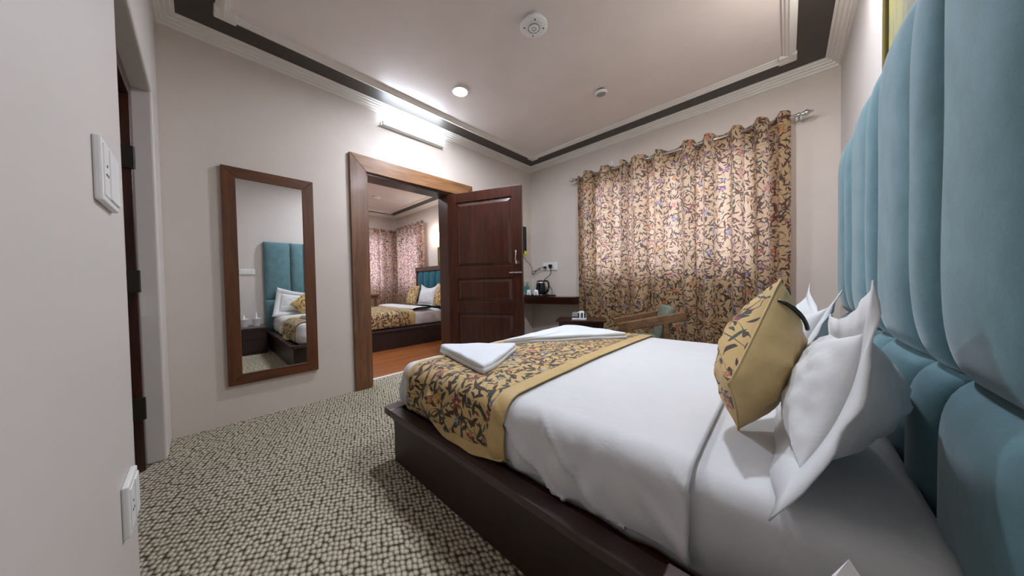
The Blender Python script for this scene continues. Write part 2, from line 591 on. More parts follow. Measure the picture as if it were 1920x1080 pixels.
# cornice, dark band and inner moulding of a room: closed rectangular sweeps
def sweep(x0, x1, y0, y1, prof):
    """prof: (inset from wall, z); swept round the rectangle with mitred corners"""
    mb = MB()
    vs = []
    for d, z in prof:
        vs += [(x0 + d, y0 + d, z), (x1 - d, y0 + d, z), (x1 - d, y1 - d, z), (x0 + d, y1 - d, z)]
    n = len(prof)
    fs = []
    for i in range(n):
        j = (i + 1) % n
        for k in range(4):
            l = (k + 1) % 4
            fs.append((i * 4 + k, i * 4 + l, j * 4 + l, j * 4 + k))
    return mb.add(vs, fs)


CORN = [(0, 2.735), (0.012, 2.735), (0.016, 2.752), (0.030, 2.756), (0.034, 2.768), (0.052, 2.771), (0.056, 2.782), (0.074, 2.784), (0.080, 2.794), (0.094, 2.796), (0.096, 2.802), (0, 2.802)]
BAND = [(0.09, 2.797), (0.30, 2.797), (0.30, 2.802), (0.09, 2.802)]
INNER = [(0.27, 2.802), (0.272, 2.786), (0.284, 2.780), (0.296, 2.772), (0.312, 2.770), (0.318, 2.778), (0.332, 2.780), (0.338, 2.788), (0.350, 2.790), (0.352, 2.802)]
for (a, b, c, d, nm, nb) in ((0, W, YD, 0, 'bedroom', 2), (R2X, -WT, R2Y0, R2Y1, 'next room', 5)):
    one(sweep(a, b, c, d, CORN).build('trim_%d' % nb, 'white_trim'), 'white stepped cornice where walls meet the ceiling of the %s' % nm, 'cornice', kind='structure')
    one(sweep(a, b, c, d, BAND).build('trim_%d' % (nb + 1), 'band'), 'dark brown painted band round the ceiling edge of the %s' % nm, 'ceiling band', kind='structure')
    tr = one(sweep(a, b, c, d, INNER).build('trim_%d' % (nb + 2), 'white_trim'), 'white moulding along the inner edge of the dark ceiling band in the %s' % nm, 'moulding', kind='structure')
    for cx, sx in ((a, 1), (b, -1)):
        for cy, sy in ((c, 1), (d, -1)):
            mb = MB()
            xs = sorted((cx + sx * 0.264, cx + sx * 0.375))
            ys = sorted((cy + sy * 0.264, cy + sy * 0.375))
            mb.box(xs[0], xs[1], ys[0], ys[1], 2.772, 2.801)
            mb.build('corner_block', 'white_trim', tr, bevel=0.008, seg=2)


# windows
def window(name, label, axis, a0, a1, z0, z1, pos, n):
    r = thing(name, label, 'window', ((a0 + a1) / 2, pos, z0) if axis == 'x' else (pos, (a0 + a1) / 2, z0), kind='structure')

    def bx(p0, p1, q0, q1, t0, t1):
        return MB().box(p0, p1, pos + t0, pos + t1, q0, q1) if axis == 'x' else MB().box(pos + t0, pos + t1, p0, p1, q0, q1)
    w = 0.06
    bx(a0, a1, z0, z0 + w, -0.03, 0.03).build('bottom_rail', 'winframe', r, bevel=0.004)
    bx(a0, a1, z1 - w, z1, -0.03, 0.03).build('top_rail', 'winframe', r, bevel=0.004)
    for i in range(n + 1):
        c = a0 + (a1 - a0) * i / n
        c = min(max(c, a0 + w / 2), a1 - w / 2)
        bx(c - w / 2, c + w / 2, z0 + w, z1 - w, -0.03, 0.03).build('mullion', 'winframe', r, bevel=0.004)
    for i in range(n):
        c0, c1 = a0 + (a1 - a0) * i / n, a0 + (a1 - a0) * (i + 1) / n
        bx(c0 + w / 2, c1 - w / 2, z0 + w, z1 - w, -0.003, 0.003).build('pane', 'glass', r)
    return r


window('window_1', 'daylit window hidden behind the floral curtains of the bedroom', 'x', WX0, WX1, WZ0, WZ1, 0.09, 3)
window('window_2', 'daylit window behind the left curtain of the next room', 'y', -2.3, -0.4, 0.9, 2.25, R2X - 0.08, 3)
window('window_3', 'daylit window behind the right curtain of the next room', 'x', -4.35, -3.3, 0.9, 2.25, 0.05, 2)

# ------------------------------------------------------------------ doorway and open door
d1 = thing('door_1', 'open dark wooden door with three panels in a wide brown frame', 'door', (0, -1.9, 0), kind='structure')
FO0, FO1, FZ = -2.672, -1.215, 2.25
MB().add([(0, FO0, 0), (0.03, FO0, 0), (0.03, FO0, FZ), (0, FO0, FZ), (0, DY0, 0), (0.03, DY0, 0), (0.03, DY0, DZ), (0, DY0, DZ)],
         [(0, 1, 2, 3), (4, 7, 6, 5), (1, 5, 6, 2), (0, 3, 7, 4), (3, 2, 6, 7), (0, 4, 5, 1)]).build('frame_post', 'frame_shaded_z', d1, bevel=0.004)
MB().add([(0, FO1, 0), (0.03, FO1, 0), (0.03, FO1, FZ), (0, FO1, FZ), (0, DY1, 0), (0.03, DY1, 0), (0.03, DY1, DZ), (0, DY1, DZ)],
         [(0, 1, 2, 3), (4, 7, 6, 5), (1, 5, 6, 2), (0, 3, 7, 4), (3, 2, 6, 7), (0, 4, 5, 1)]).build('frame_post', 'frame_shaded_z', d1, bevel=0.004)
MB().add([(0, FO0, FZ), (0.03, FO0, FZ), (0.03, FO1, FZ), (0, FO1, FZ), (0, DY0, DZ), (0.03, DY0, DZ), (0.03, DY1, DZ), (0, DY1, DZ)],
         [(0, 1, 2, 3), (4, 7, 6, 5), (1, 5, 6, 2), (0, 3, 7, 4), (3, 2, 6, 7), (0, 4, 5, 1)]).build('frame_head', 'frame_lit_y', d1, bevel=0.004)
MB().box(-WT - 0.01, 0.0, DY0, DY0 + 0.022, 0, DZ).build('jamb_lining', 'frame_shaded_z', d1, bevel=0.002)
MB().box(-WT - 0.01, 0.0, DY0 + 0.022, DY1, DZ - 0.022, DZ).build('head_lining', 'dark_y', d1, bevel=0.002)
MB().box(-WT - 0.01, 0.0, DY1 - 0.215, DY1, 0, DZ - 0.022).build('side_panel', 'dark_z', d1, bevel=0.003)
# leaf
HX, HY, LA, LL = 0.035, -1.61, radians(22.7), 0.932
LM = Matrix.Translation((HX, HY, 0)) @ Matrix.Rotation(LA, 4, 'Z')
LT = 2.06


def leafbox(s0, s1, t0, t1, z0, z1, mb=None):
    return (mb or MB()).box(s0, s1, t0, t1, z0, z1, LM)


PZ = [(0.14, 0.655), (0.79, 1.06), (1.19, 1.95)]
SW = 0.115
mb = MB()
leafbox(0, SW, 0, 0.042, 0.012, LT, mb)
leafbox(LL - SW, LL, 0, 0.042, 0.012, LT, mb)
zz = [0.012] + [v for p in PZ for v in p] + [LT]
for i in range(0, len(zz), 2):
    leafbox(SW, LL - SW, 0, 0.042, zz[i], zz[i + 1], mb)
leaf = mb.build('door_leaf', 'dark_z', d1, bevel=0.003)
for z0, z1 in PZ:
    pn = leafbox(SW - 0.005, LL - SW + 0.005, 0.014, 0.028, z0 - 0.005, z1 + 0.005).build('panel', 'dark_z', leaf)
    # raised centre field with sloping edges
    m_ = 0.035
    for t0, t1 in ((0.014, 0.004), (0.028, 0.038)):
        s0, s1, a0, a1 = SW + 0.012, LL - SW - 0.012, z0 + 0.012, z1 - 0.012
        vs = [LM @ Vector(p) for p in ((s0, t0, a0), (s1, t0, a0), (s1, t0, a1), (s0, t0, a1), (s0 + m_, t1, a0 + m_), (s1 - m_, t1, a0 + m_), (s1 - m_, t1, a1 - m_), (s0 + m_, t1, a1 - m_))]
        MB().add(vs, [(0, 1, 5, 4), (1, 2, 6, 5), (2, 3, 7, 6), (3, 0, 4, 7), (4, 5, 6, 7), (0, 3, 2, 1)]).build('raised_field', 'dark_z', leaf)
hs = LL - 0.062
hd = MB().tube([LM @ Vector((hs, 0.002, 1.20)), LM @ Vector((hs, -0.03, 1.215)), LM @ Vector((hs - 0.004, -0.044, 1.26)), LM @ Vector((hs + 0.004, -0.044, 1.31)), LM @ Vector((hs, -0.03, 1.345)), LM @ Vector((hs, 0.002, 1.355))], [0.012, 0.009, 0.008, 0.008, 0.009, 0.012], 10).build('handle', 'chrome', leaf, smooth=True)
hd['label'] = 'chrome pull handle'
bt = MB()
leafbox(LL - 0.155, LL - 0.01, -0.006, 0.001, 1.098, 1.122, bt)
bt.tube([LM @ Vector((LL - 0.15, -0.012, 1.11)), LM @ Vector((LL - 0.005, -0.012, 1.11))], 0.006, 8)
bt.tube([LM @ Vector((LL - 0.09, -0.012, 1.11)), LM @ Vector((LL - 0.09, -0.03, 1.11))], 0.005, 8)
bt.build('bolt', 'chrome', leaf, smooth=False)['label'] = 'silver slide bolt'

# entrance in the near wall
d2 = thing('door_2', 'dark wooden entrance door set in the recess of the near wall', 'door', (0.9, YD - 0.13, 0), kind='structure')
MB().box(EX0, EX0 + 0.07, YD - 0.155, YD - 0.075, 0, EZ).build('frame_post', 'dark_z', d2, bevel=0.004)
MB().box(EX1 - 0.07, EX1, YD - 0.155, YD - 0.075, 0, EZ).build('frame_post', 'dark_z', d2, bevel=0.004)
MB().box(EX0 + 0.07, EX1 - 0.07, YD - 0.155, YD - 0.075, EZ - 0.07, EZ).build('frame_head', 'dark_x', d2, bevel=0.004)
lf2 = MB().box(EX0 + 0.07, EX1 - 0.07, YD - 0.150, YD - 0.110, 0.01, EZ - 0.07).build('door_leaf', 'dark_z', d2, bevel=0.003)
for z0, z1 in ((0.18, 0.62), (0.75, 1.05), (1.18, 1.9)):
    MB().box(EX0 + 0.2, EX1 - 0.2, YD - 0.112, YD - 0.103, z0, z1).build('panel', 'dark_z', lf2, bevel=0.006)
MB().box(EX0 + 0.005, EX0 + 0.06, YD - 0.078, YD - 0.073, 0.86, 0.98).build('strike_plate', 'steel', d2)
for z in (0.35, 1.05, 1.72):
    MB().box(EX0 + 0.06, EX0 + 0.085, YD - 0.111, YD - 0.072, z - 0.06, z + 0.06).tube([(EX0 + 0.075, YD - 0.070, z - 0.06), (EX0 + 0.075, YD - 0.070, z + 0.06)], 0.006, 8).build('hinge', 'darkline', d2)

# ------------------------------------------------------------------ wall fittings
def plate(name, label, cat, axis, c, w, h, mods, normal, group=None):
    """switch plate: axis along the wall ('x' or 'y'), centre c, normal sign"""
    r = thing(name, label, cat, c, group)
    cx, cy, cz = c

    def bx(a0, a1, z0, z1, t0, t1):
        t0, t1 = sorted((t0 * normal, t1 * normal))
        return MB().box(cx + a0, cx + a1, cy + t0, cy + t1, cz + z0, cz + z1) if axis == 'x' else MB().box(cx + t0, cx + t1, cy + a0, cy + a1, cz + z0, cz + z1)
    bx(-w / 2, w / 2, -h / 2, h / 2, 0, 0.014).build('cover_plate', 'white_plastic', r, bevel=0.004)
    n = len(mods)
    s = (w - 0.02) / n
    for i, kd in enumerate(mods):
        a = -w / 2 + 0.01 + i * s
        if kd == 's':
            bx(a + 0.002, a + s - 0.002, -h / 2 + 0.014, h / 2 - 0.014, 0.013, 0.018).build('switch_key', 'white_plastic', r, bevel=0.002)
        else:
            bx(a + 0.002, a + s - 0.002, -h / 2 + 0.014, h / 2 - 0.014, 0.013, 0.016).build('socket_face', 'white_plastic', r, bevel=0.002)
            for dz, da in ((0.012, 0), (-0.01, -0.009), (-0.01, 0.009)):
                m = a + s / 2 + da
                bx(m - 0.003, m + 0.003, dz - 0.003, dz + 0.003, 0.0155, 0.0168).build('pin_hole', 'black_plastic', r)
    return r


plate('switch_plate', 'large white switch plate on the foreground wall beside the entrance', 'switch', 'x', (1.74, YD, 1.29), 0.19, 0.15, 'ssp', 1)
plate('wall_socket', 'white wall socket low on the foreground wall near the carpet', 'socket', 'x', (1.62, YD, 0.405), 0.15, 0.14, 'sp', 1)
plate('wall_socket', 'white double wall socket above the corner shelf with two black plugs', 'socket', 'x', (0.37, 0, 1.232), 0.26, 0.12, 'pps', -1)
plate('switch_plate', 'white switch plate beside the teal headboard, seen in the mirror', 'switch', 'y', (W, -3.14, 1.25), 0.19, 0.09, 'ssss', -1)

# mirror
MY0, MY1, MZ0, MZ1, MW = -3.530, -2.968, 0.282, 1.893, 0.078
mr = thing('wall_mirror', 'tall wall mirror in a flat brown wooden frame', 'mirror', (0, (MY0 + MY1) / 2, MZ0))
for (a, b, ia, ib) in ((MY0, MY0 + MW, 0, 1), (MY1 - MW, MY1, 1, 0)):
    z0, z1 = MZ0, MZ1
    mb = MB()
    za, zb = ((MZ0, MZ0 + MW) if ia == 0 else (MZ0 + MW, MZ0)), ((MZ1, MZ1 - MW) if ia == 0 else (MZ1 - MW, MZ1))
    vs = []
    for x_ in (0.002, 0.03):
        vs += [(x_, a, za[0]), (x_, b, za[1]), (x_, b, zb[1]), (x_, a, zb[0])]
    mb.add(vs, [(0, 1, 2, 3), (4, 7, 6, 5), (0, 4, 5, 1), (1, 5, 6, 2), (2, 6, 7, 3), (3, 7, 4, 0)])
    mb.build('frame_stile', 'mirror_z', mr, bevel=0.003)
for (a, b, top) in ((MZ0, MZ0 + MW, 0), (MZ1 - MW, MZ1, 1)):
    o_, i_ = (a, b) if not top else (b, a)
    vs = []
    for x_ in (0.002, 0.03):
        vs += [(x_, MY0, o_), (x_, MY1, o_), (x_, MY1 - MW, i_), (x_, MY0 + MW, i_)]
    MB().add(vs, [(0, 1, 2, 3), (4, 7, 6, 5), (0, 4, 5, 1), (1, 5, 6, 2), (2, 6, 7, 3), (3, 7, 4, 0)]).build('frame_rail', 'mirror_y', mr, bevel=0.003)
MB().box(0.004, 0.02, MY0 + MW - 0.004, MY1 - MW + 0.004, MZ0 + MW - 0.004, MZ1 - MW + 0.004).build('mirror_glass', 'mirror', mr)

# tube light
tl = thing('tube_light', 'glowing white batten tube light on the wall above the doorway', 'tube light', (0, -2.0, 2.63))
MB().box(0, 0.058, -2.362, -1.643, 2.606, 2.614).box(0, 0.010, -2.362, -1.643, 2.614, 2.645).build('batten', 'white_plastic', tl, bevel=0.002)
MB().tube([(0.036, -2.345, 2.633), (0.036, -1.66, 2.633)], 0.016, 16).build('tube', 'tube_glow', tl, smooth=True)
for y_, e_ in ((-2.358, -2.345), (-1.66, -1.647)):
    MB().tube([(0.036, y_, 2.633), (0.036, e_, 2.633)], 0.0165, 16).build('end_cap', 'white_plastic', tl, smooth=False)


def downlight(x, y, label, z=ZC, mat='down_glow'):
    r = thing('downlight', label, 'downlight', (x, y, z), 'ceiling downlights')
    MB().lathe([(0.062, 0.0), (0.072, -0.001), (0.076, -0.006), (0.070, -0.010), (0.062, -0.008), (0.060, -0.002)], (x, y, z), 32).build('trim_ring', 'white_plastic', r, smooth=True)
    MB().lathe([(0.0001, -0.006), (0.062, -0.006), (0.062, -0.004), (0.0001, -0.004)], (x, y, z), 32).build('lens', mat, r)
    return r


DL = at(863, 171, z=ZC)
downlight(DL.x, DL.y, 'glowing round downlight in the ceiling near the tube light')
downlight(2.45, -1.75, 'round downlight in the ceiling above the white bed, out of frame')
downlight(-1.5, -2.6, 'added unseen downlight near the doorway in the ceiling of the next room')  # unseen lamp put in to light the next room
downlight(-2.9, -1.5, 'added unseen downlight above the bed in the ceiling of the next room')  # unseen lamp added to brighten the bed in there

# round ceiling fittings
P = at(1001, 48, z=ZC - 0.02)
cr = thing('ceiling_cover', 'large round white ceiling disc with a ring and four small marks', 'ceiling fixture', (P.x, P.y, ZC))
c = (P.x, P.y, ZC)
MB().lathe([(0.080, 0), (0.084, -0.012), (0.094, -0.020), (0.096, -0.028), (0.090, -0.034), (0.060, -0.037), (0.0001, -0.038)], c, 40).build('disc', 'white_plastic', cr, smooth=True)
MB().lathe([(0.041, -0.036), (0.041, -0.041), (0.036, -0.041), (0.036, -0.036)], c, 32).build('ring', 'grey_plastic', cr, smooth=False)
MB().lathe([(0.034, -0.036), (0.033, -0.042), (0.018, -0.044), (0.0001, -0.044)], c, 32).build('hub', 'white_plastic', cr, smooth=True)
MB().lathe([(0.017, -0.043), (0.017, -0.046), (0.013, -0.046), (0.013, -0.043)], c, 24).build('ring', 'grey_plastic', cr)
for a in range(4):
    th = pi / 4 + a * pi / 2
    m = Matrix.Translation((P.x, P.y, ZC)) @ Matrix.Rotation(th, 4, 'Z')
    MB().box(0.060, 0.072, -0.003, 0.003, -0.0385, -0.034, m).build('mark', 'black_plastic', cr)
P = at(1127, 174, z=ZC - 0.02)
sd = thing('smoke_detector', 'small round smoke detector with a grey face on the ceiling', 'smoke detector', (P.x, P.y, ZC))
c = (P.x, P.y, ZC)
MB().lathe([(0.040, 0), (0.042, -0.012), (0.0001, -0.012)], c, 32).build('base', 'black_plastic', sd, smooth=False)
m = Matrix.Translation((P.x, P.y, ZC - 0.012)) @ Matrix.Rotation(radians(5), 4, 'X')
MB().lathe([(0.040, 0.004), (0.055, 0), (0.058, -0.010), (0.054, -0.020), (0.044, -0.023)], n=32, m=m).build('rim', 'white_plastic', sd, smooth=True)
MB().lathe([(0.044, -0.022), (0.02, -0.024), (0.0001, -0.025)], n=32, m=m).build('face', 'grey_plastic', sd, smooth=True)

P = at(1146, 307, y=-0.01)
hk = thing('wall_sensor', 'small round white sensor on the wall above the curtain rod', 'sensor', (P.x, 0, P.z))
m = Matrix.Translation((P.x, 0, P.z)) @ Matrix.Rotation(radians(90), 4, 'X')
MB().lathe([(0.034, 0), (0.034, 0.012), (0.028, 0.018), (0.0001, 0.019)], n=28, m=m).build('disc', 'white_plastic', hk, smooth=True)
MB().box(P.x - 0.003, P.x + 0.003, -0.021, -0.017, P.z - 0.012, P.z + 0.012).build('slot', 'grey_plastic', hk)

# ------------------------------------------------------------------ curtains
def curtain(name, label, group, axis, a0, a1, base, ztop, folds, amp, mat, seed, nx=150, nz=30, zbot=0.03, rings=True, s0=0.0):
    """axis: running direction; base: plane coordinate of the rod"""
    rnd = random.Random(seed)
    ph = [0.0]
    ws = [0.45 + 1.1 * rnd.random() for _ in range(folds * 2)]
    tot = sum(ws)
    edges = [0]
    for w_ in ws:
        edges.append(edges[-1] + w_ / tot)

    def phase(u):
        for i in range(len(ws)):
            if u <= edges[i + 1] + 1e-9:
                return pi * (i + (u - edges[i]) / (edges[i + 1] - edges[i]))
        return pi * len(ws)
    A = [amp * (0.75 + 0.5 * rnd.random()) for _ in range(folds * 2 + 1)]
    off = rnd.random() * 50

    def pos(u, v):
        p = phase(u)
        i = min(int(p / pi), folds * 2 - 1)
        s = sin(p)
        a = A[i]
        s = math.copysign(abs(s) ** 0.75, s)
        low = 1 - v
        y = base + a * s * (1 - 0.25 * low) + 0.02 * low * noise.noise((u * 6 + off, v * 1.2, 0))
        x = a0 + (a1 - a0) * u + 0.03 * low * noise.noise((u * 3 + off, v * 0.9, 5)) + 0.010 * cos(2 * p)
        z = zbot + (ztop - zbot) * v
        if v > 0.97:
            z += 0.012 * (-s) * (v - 0.97) / 0.03
        return Vector((x, y, z)) if axis == 'x' else Vector((y, x, z))
    # arc length for the pattern
    L = [0.0]
    for i in range(nx):
        d = pos((i + 1) / nx, 0.9) - pos(i / nx, 0.9)
        L.append(L[-1] + d.length)
    r = thing(name, label, 'curtain', tuple(pos(0.5, 0)), group)
    MB().grid(pos, nx, nz, lambda u, v: (s0 + L[min(nx, int(round(u * nx)))], v * (ztop - zbot))).build('cloth', mat, r, smooth=True)
    if rings:
        zr = ztop - 0.045
        for i in range(folds * 2):
            u = edges[i] + 0.012 if i == 0 else edges[i]
            c = pos(u, (zr - zbot) / (ztop - zbot))
            tg = (pos(min(1, u + 0.004), 0.98) - pos(max(0, u - 0.004), 0.98)).normalized()
            s = tg.cross(Vector((0, 0, 1))).normalized()
            t1 = tg
            pts = [c + (t1 * cos(2 * pi * k / 16) + Vector((0, 0, 1)) * sin(2 * pi * k / 16)) * 0.026 for k in range(17)]
            MB().tube(pts, 0.005, 6, False).build('eyelet', 'steel', r, smooth=True)
    return r


ROD_Z, ROD_Y = 2.392, -0.10
curtain('curtain', 'wide left floral curtain panel, brightly backlit, beside the corner shelf', 'floral curtains on the rod', 'x', 0.905, 2.285, ROD_Y, ROD_Z + 0.05, 6, 0.052, 'curtain', 3, 230)
curtain('curtain', 'narrower right floral curtain panel next to the teal headboard', 'floral curtains on the rod', 'x', 2.275, 3.005, ROD_Y, ROD_Z + 0.05, 4, 0.052, 'curtain', 11, 150, s0=4.0)
rod = thing('curtain_rod', 'silver curtain rod with pointed finials above the floral curtains', 'curtain rod', (2.0, 0, ROD_Z))
MB().tube([(0.86, ROD_Y, ROD_Z), (3.08, ROD_Y, ROD_Z)], 0.0125, 14).build('pole', 'chrome', rod, smooth=True)
for x0, sgn in ((0.86, -1), (3.08, 1)):
    m = Matrix.Translation((x0, ROD_Y, ROD_Z)) @ Matrix.Rotation(radians(90 * sgn), 4, 'Y')
    MB().lathe([(0.0125, -0.03), (0.018, -0.028), (0.018, -0.010), (0.013, -0.006), (0.013, 0.0), (0.020, 0.004), (0.014, 0.010), (0.024, 0.022), (0.026, 0.034), (0.014, 0.050), (0.009, 0.056), (0.011, 0.062), (0.0005, 0.078)], n=14, m=m).build('finial', 'steel', rod, smooth=True)
    MB().tube([(x0 - sgn * 0.015, 0, ROD_Z), (x0 - sgn * 0.015, ROD_Y, ROD_Z)], 0.008, 10).box(x0 - sgn * 0.015 - 0.02, x0 - sgn * 0.015 + 0.02, -0.008, 0, ROD_Z - 0.04, ROD_Z + 0.04).build('bracket', 'steel', rod)

# ------------------------------------------------------------------ bed
BX0, BY0, BY1 = 1.353, -2.914, -1.06
bed = thing('bed', 'dark wooden platform bed with a tall teal velvet headboard', 'bed', (2.3, -2.0, 0))
MB().box(BX0, 3.24, BY0, BY0 + 0.03, 0, 0.262).build('side_panel', 'bedwood', bed, bevel=0.003)
MB().box(BX0, 3.24, BY1 - 0.03, BY1, 0, 0.262).build('side_panel', 'bedwood', bed, bevel=0.003)
MB().box(BX0, BX0 + 0.03, BY0 + 0.03, BY1 - 0.03, 0, 0.262).build('foot_panel', 'bedwood', bed, bevel=0.003)


def rounded_rail(pts, z0, z1):
    n = len(pts)
    return MB().add([(x_, y_, z0) for x_, y_ in pts] + [(x_, y_, z1) for x_, y_ in pts], [tuple(range(n))[::-1], tuple(range(n, 2 * n))] + [(i, (i + 1) % n, n + (i + 1) % n, n + i) for i in range(n)])


ex0, ey0, ey1, rr = 1.272, -2.945, -1.03, 0.035
arc = lambda cx, cy, a0, a1: [(cx + rr * cos(a0 + (a1 - a0) * i / 6), cy + rr * sin(a0 + (a1 - a0) * i / 6)) for i in range(7)]
iy0, iy1, ix = ey0 + 0.072, ey1 - 0.072, 1.362
rounded_rail(arc(ex0 + rr, ey0 + rr, pi, 1.5 * pi) + [(ix, ey0), (ix, ey1)] + arc(ex0 + rr, ey1 - rr, 0.5 * pi, pi), 0.264, 0.300).build('foot_rail', 'bedtop', bed, bevel=0.006)
MB().box(ix, 3.24, ey0, iy0, 0.264, 0.300).build('side_rail', 'bedtop', bed, bevel=0.006)
MB().box(ix, 3.24, iy1, ey1, 0.264, 0.300).build('side_rail', 'bedtop', bed, bevel=0.006)
MB().box(ix - 0.002, 3.24, iy0 - 0.002, iy1 + 0.002, 0.20, 0.268).build('base_board', 'bedboard', bed, bevel=0.002)
# headboard
HBY0, HBY1, HBZ = -2.940, -1.045, 1.745
hb = MB().box(3.262, W - 0.003, HBY0, HBY1, 0.02, HBZ).build('headboard', 'teal', bed, bevel=0.015, seg=3)


def puff(y0, y1, z0, z1, xb, depth, nu=22, nv=36, e=5.0):
    def fn(u, v):
        a, b = 2 * u - 1, 2 * v - 1
        # concentrate samples at the edges
        a, b = sin(a * pi / 2), sin(b * pi / 2)
        hgt = (1 - abs(a) ** e) ** 0.45 * (1 - abs(b) ** (e * 2.2)) ** 0.45
        y = (y0 + y1) / 2 + a * (y1 - y0) / 2
        z = (z0 + z1) / 2 + b * (z1 - z0) / 2
        w_ = 0.004 * noise.noise((y * 5, z * 3, 1.3))
        return Vector((xb - (depth + w_) * hgt, y, z))
    return MB().grid(fn, nu, nv, lambda u, v: (u, v))


seams = [HBY0, -2.592, -2.408, -2.045, -1.880, -1.520, -1.340, HBY1]
for y0, y1 in zip(seams[:-1], seams[1:]):
    puff(y0, y1, 0.795, HBZ, 3.266, 0.068, e=3.2 if y1 - y0 > 0.25 else 2.4).build('upholstered_panel', 'teal', hb, smooth=True)
    puff(y0, y1, 0.26, 0.797, 3.266, 0.072, nv=26, e=3.0 if y1 - y0 > 0.25 else 2.4).build('upholstered_panel', 'teal', hb, smooth=True)


# draped cloth helper: rectangle core, folds over its edges
def drape(x0, x1, y0, y1, zt, r, foot, off=0.0, core=None, wr=0.004, seed=0.0, nu=90, nv=150, zmin=0.31, bulge=0.02, xr=None, dropn=0.245, dropf=0.245, hem=0.0):
    """core rectangle x0..x1, y0..y1 are the outer faces; foot: drop length over the foot end (0 = flush)"""
    cy0, cy1, cx0 = y0 + r, y1 - r, x0 + r
    tn = pi * r / 2 + dropn - r
    tf = pi * r / 2 + dropf - r
    tx = (pi * r / 2 + foot - r) if foot else 0
    ua = (cx0 - tx) if foot else x0
    if xr:
        ua, ub = xr
    else:
        ub = x1
    va, vb = cy0 - tn, cy1 + tf

    def fn(u, v):
        X, Y = ua + (ub - ua) * u, va + (vb - va) * v
        ox = min(0, X - cx0) if foot else 0.0
        oy = (Y - cy0) if Y < cy0 else ((Y - cy1) if Y > cy1 else 0.0)
        o = hypot(ox, oy)
        bx, by = max(X, cx0) if foot else X, min(max(Y, cy0), cy1)
        z = zt + 0.012 * sin(pi * (by - cy0) / (cy1 - cy0)) + 0.004 * noise.noise((X * 3 + seed, Y * 3, 0.5))
        if o > 1e-6:
            nx_, ny_ = ox / o, oy / o
            R = r + off
            if o < pi * r / 2:
                h, d = R * sin(o / r), R * (1 - cos(o / r)) - off
            else:
                dd = o - pi * r / 2
                tot = 0.20
                h = R + bulge * sin(min(1, dd / tot) * pi) * 0.8 - 0.02 * min(1, dd / tot)
                d = R + dd - off
            w_ = wr * noise.noise((bx * 9 + seed + nx_ * 0.8, by * 9 + ny_, z * 4)) + wr * 0.9 * sin(bx * 34 + 5 * noise.noise((bx * 4 + seed, 0, o * 6))) * min(1, o / 0.2)
            cr_ = noise.noise((bx * 5.5 + (z - d) * 7.0 + seed, by * 0.6, (z - d) * 2.0))
            w_ += wr * 1.7 * max(0, 1 - abs(cr_) * 5) * min(1, o / 0.12)
            zc = z - d
            lim = zmin + hem * noise.noise((bx * 5 + seed, by * 5, 0))
            if zc < lim:
                h -= (lim - zc) * 0.15
                zc = lim + 0.004 * (zc - lim)
            return Vector((bx + nx_ * (h + w_), by + ny_ * (h + w_), zc + off * 0))
        return Vector((bx, by, z + off))
    return MB().grid(fn, nu, nv, lambda u, v: (ua + (ub - ua) * u, va + (vb - va) * v))


MX0, MX1, MY0_, MY1_, MZT = 1.300, 3.20, -2.862, -1.13, 0.535
mt = thing('mattress', 'mattress under a plain white fitted sheet, bare beside the headboard', 'mattress', (2.4, -2.0, 0.27))
mb = MB()
drape(MX0 + 0.02, MX1, MY0_ + 0.02, MY1_ - 0.02, MZT - 0.012, 0.07, 0.22, seed=4.0, nu=70, nv=90, zmin=0.275).build('fitted_sheet', 'sheet', mt, smooth=True, solid=-0.01)
MB().box(MX0 + 0.06, MX1, MY0_ + 0.06, MY1_ - 0.06, 0.272, MZT - 0.04).build('mattress_core', 'pillow', mt, bevel=0.03)
DUX = 2.815
dv = one(drape(MX0, DUX, MY0_, MY1_, MZT + 0.012, 0.085, 0.235, wr=0.010, seed=1.0, nu=160, nv=170, zmin=0.318, bulge=0.025, hem=0.012).build('duvet', 'sheet', None, smooth=True, solid=-0.012),
         'white duvet covering the foot and middle of the near bed', 'duvet')
rn = thing('bed_runner', 'gold floral embroidered runner across the foot of the near bed', 'bed runner', (1.8, -2.0, 0.55))
RX0, RX1 = 1.445, 2.205
OFF = 0.008
for (a, b, nm, mt_, nn) in ((RX0 + 0.03, RX1 - 0.075, 'embroidered_panel', 'runner', 70), (RX1 - 0.075, RX1, 'border', 'gold', 10), (RX0, RX0 + 0.03, 'border', 'gold', 6)):
    drape(MX0, DUX, MY0_, MY1_, MZT + 0.014, 0.085, 0, off=OFF + (0.002 if nm == 'border' else 0), wr=0.009, seed=1.0, nu=nn, nv=170, zmin=0.322, xr=(a, b), bulge=0.03, hem=0.008).build(nm, mt_, rn, smooth=True, solid=0.004)


def lining(u, v):
    X = 1.70 + 0.50 * u
    o = 0.5 + 0.5 * noise.noise((X * 9, 0, 3.3))
    w_ = sin(pi * u) ** 0.5
    y = MY0_ - 0.006 - v * (0.028 + 0.02 * o) * (0.3 + 0.7 * w_)
    z = 0.345 - v * (0.036 + 0.006 * o) * (0.4 + 0.6 * w_) + 0.006 * sin(v * pi) * noise.noise((X * 16, 2, 0))
    return Vector((X, y, max(z, 0.3035)))


MB().grid(lining, 50, 8).build('lining_hem', 'gold', rn, smooth=True, solid=0.003)

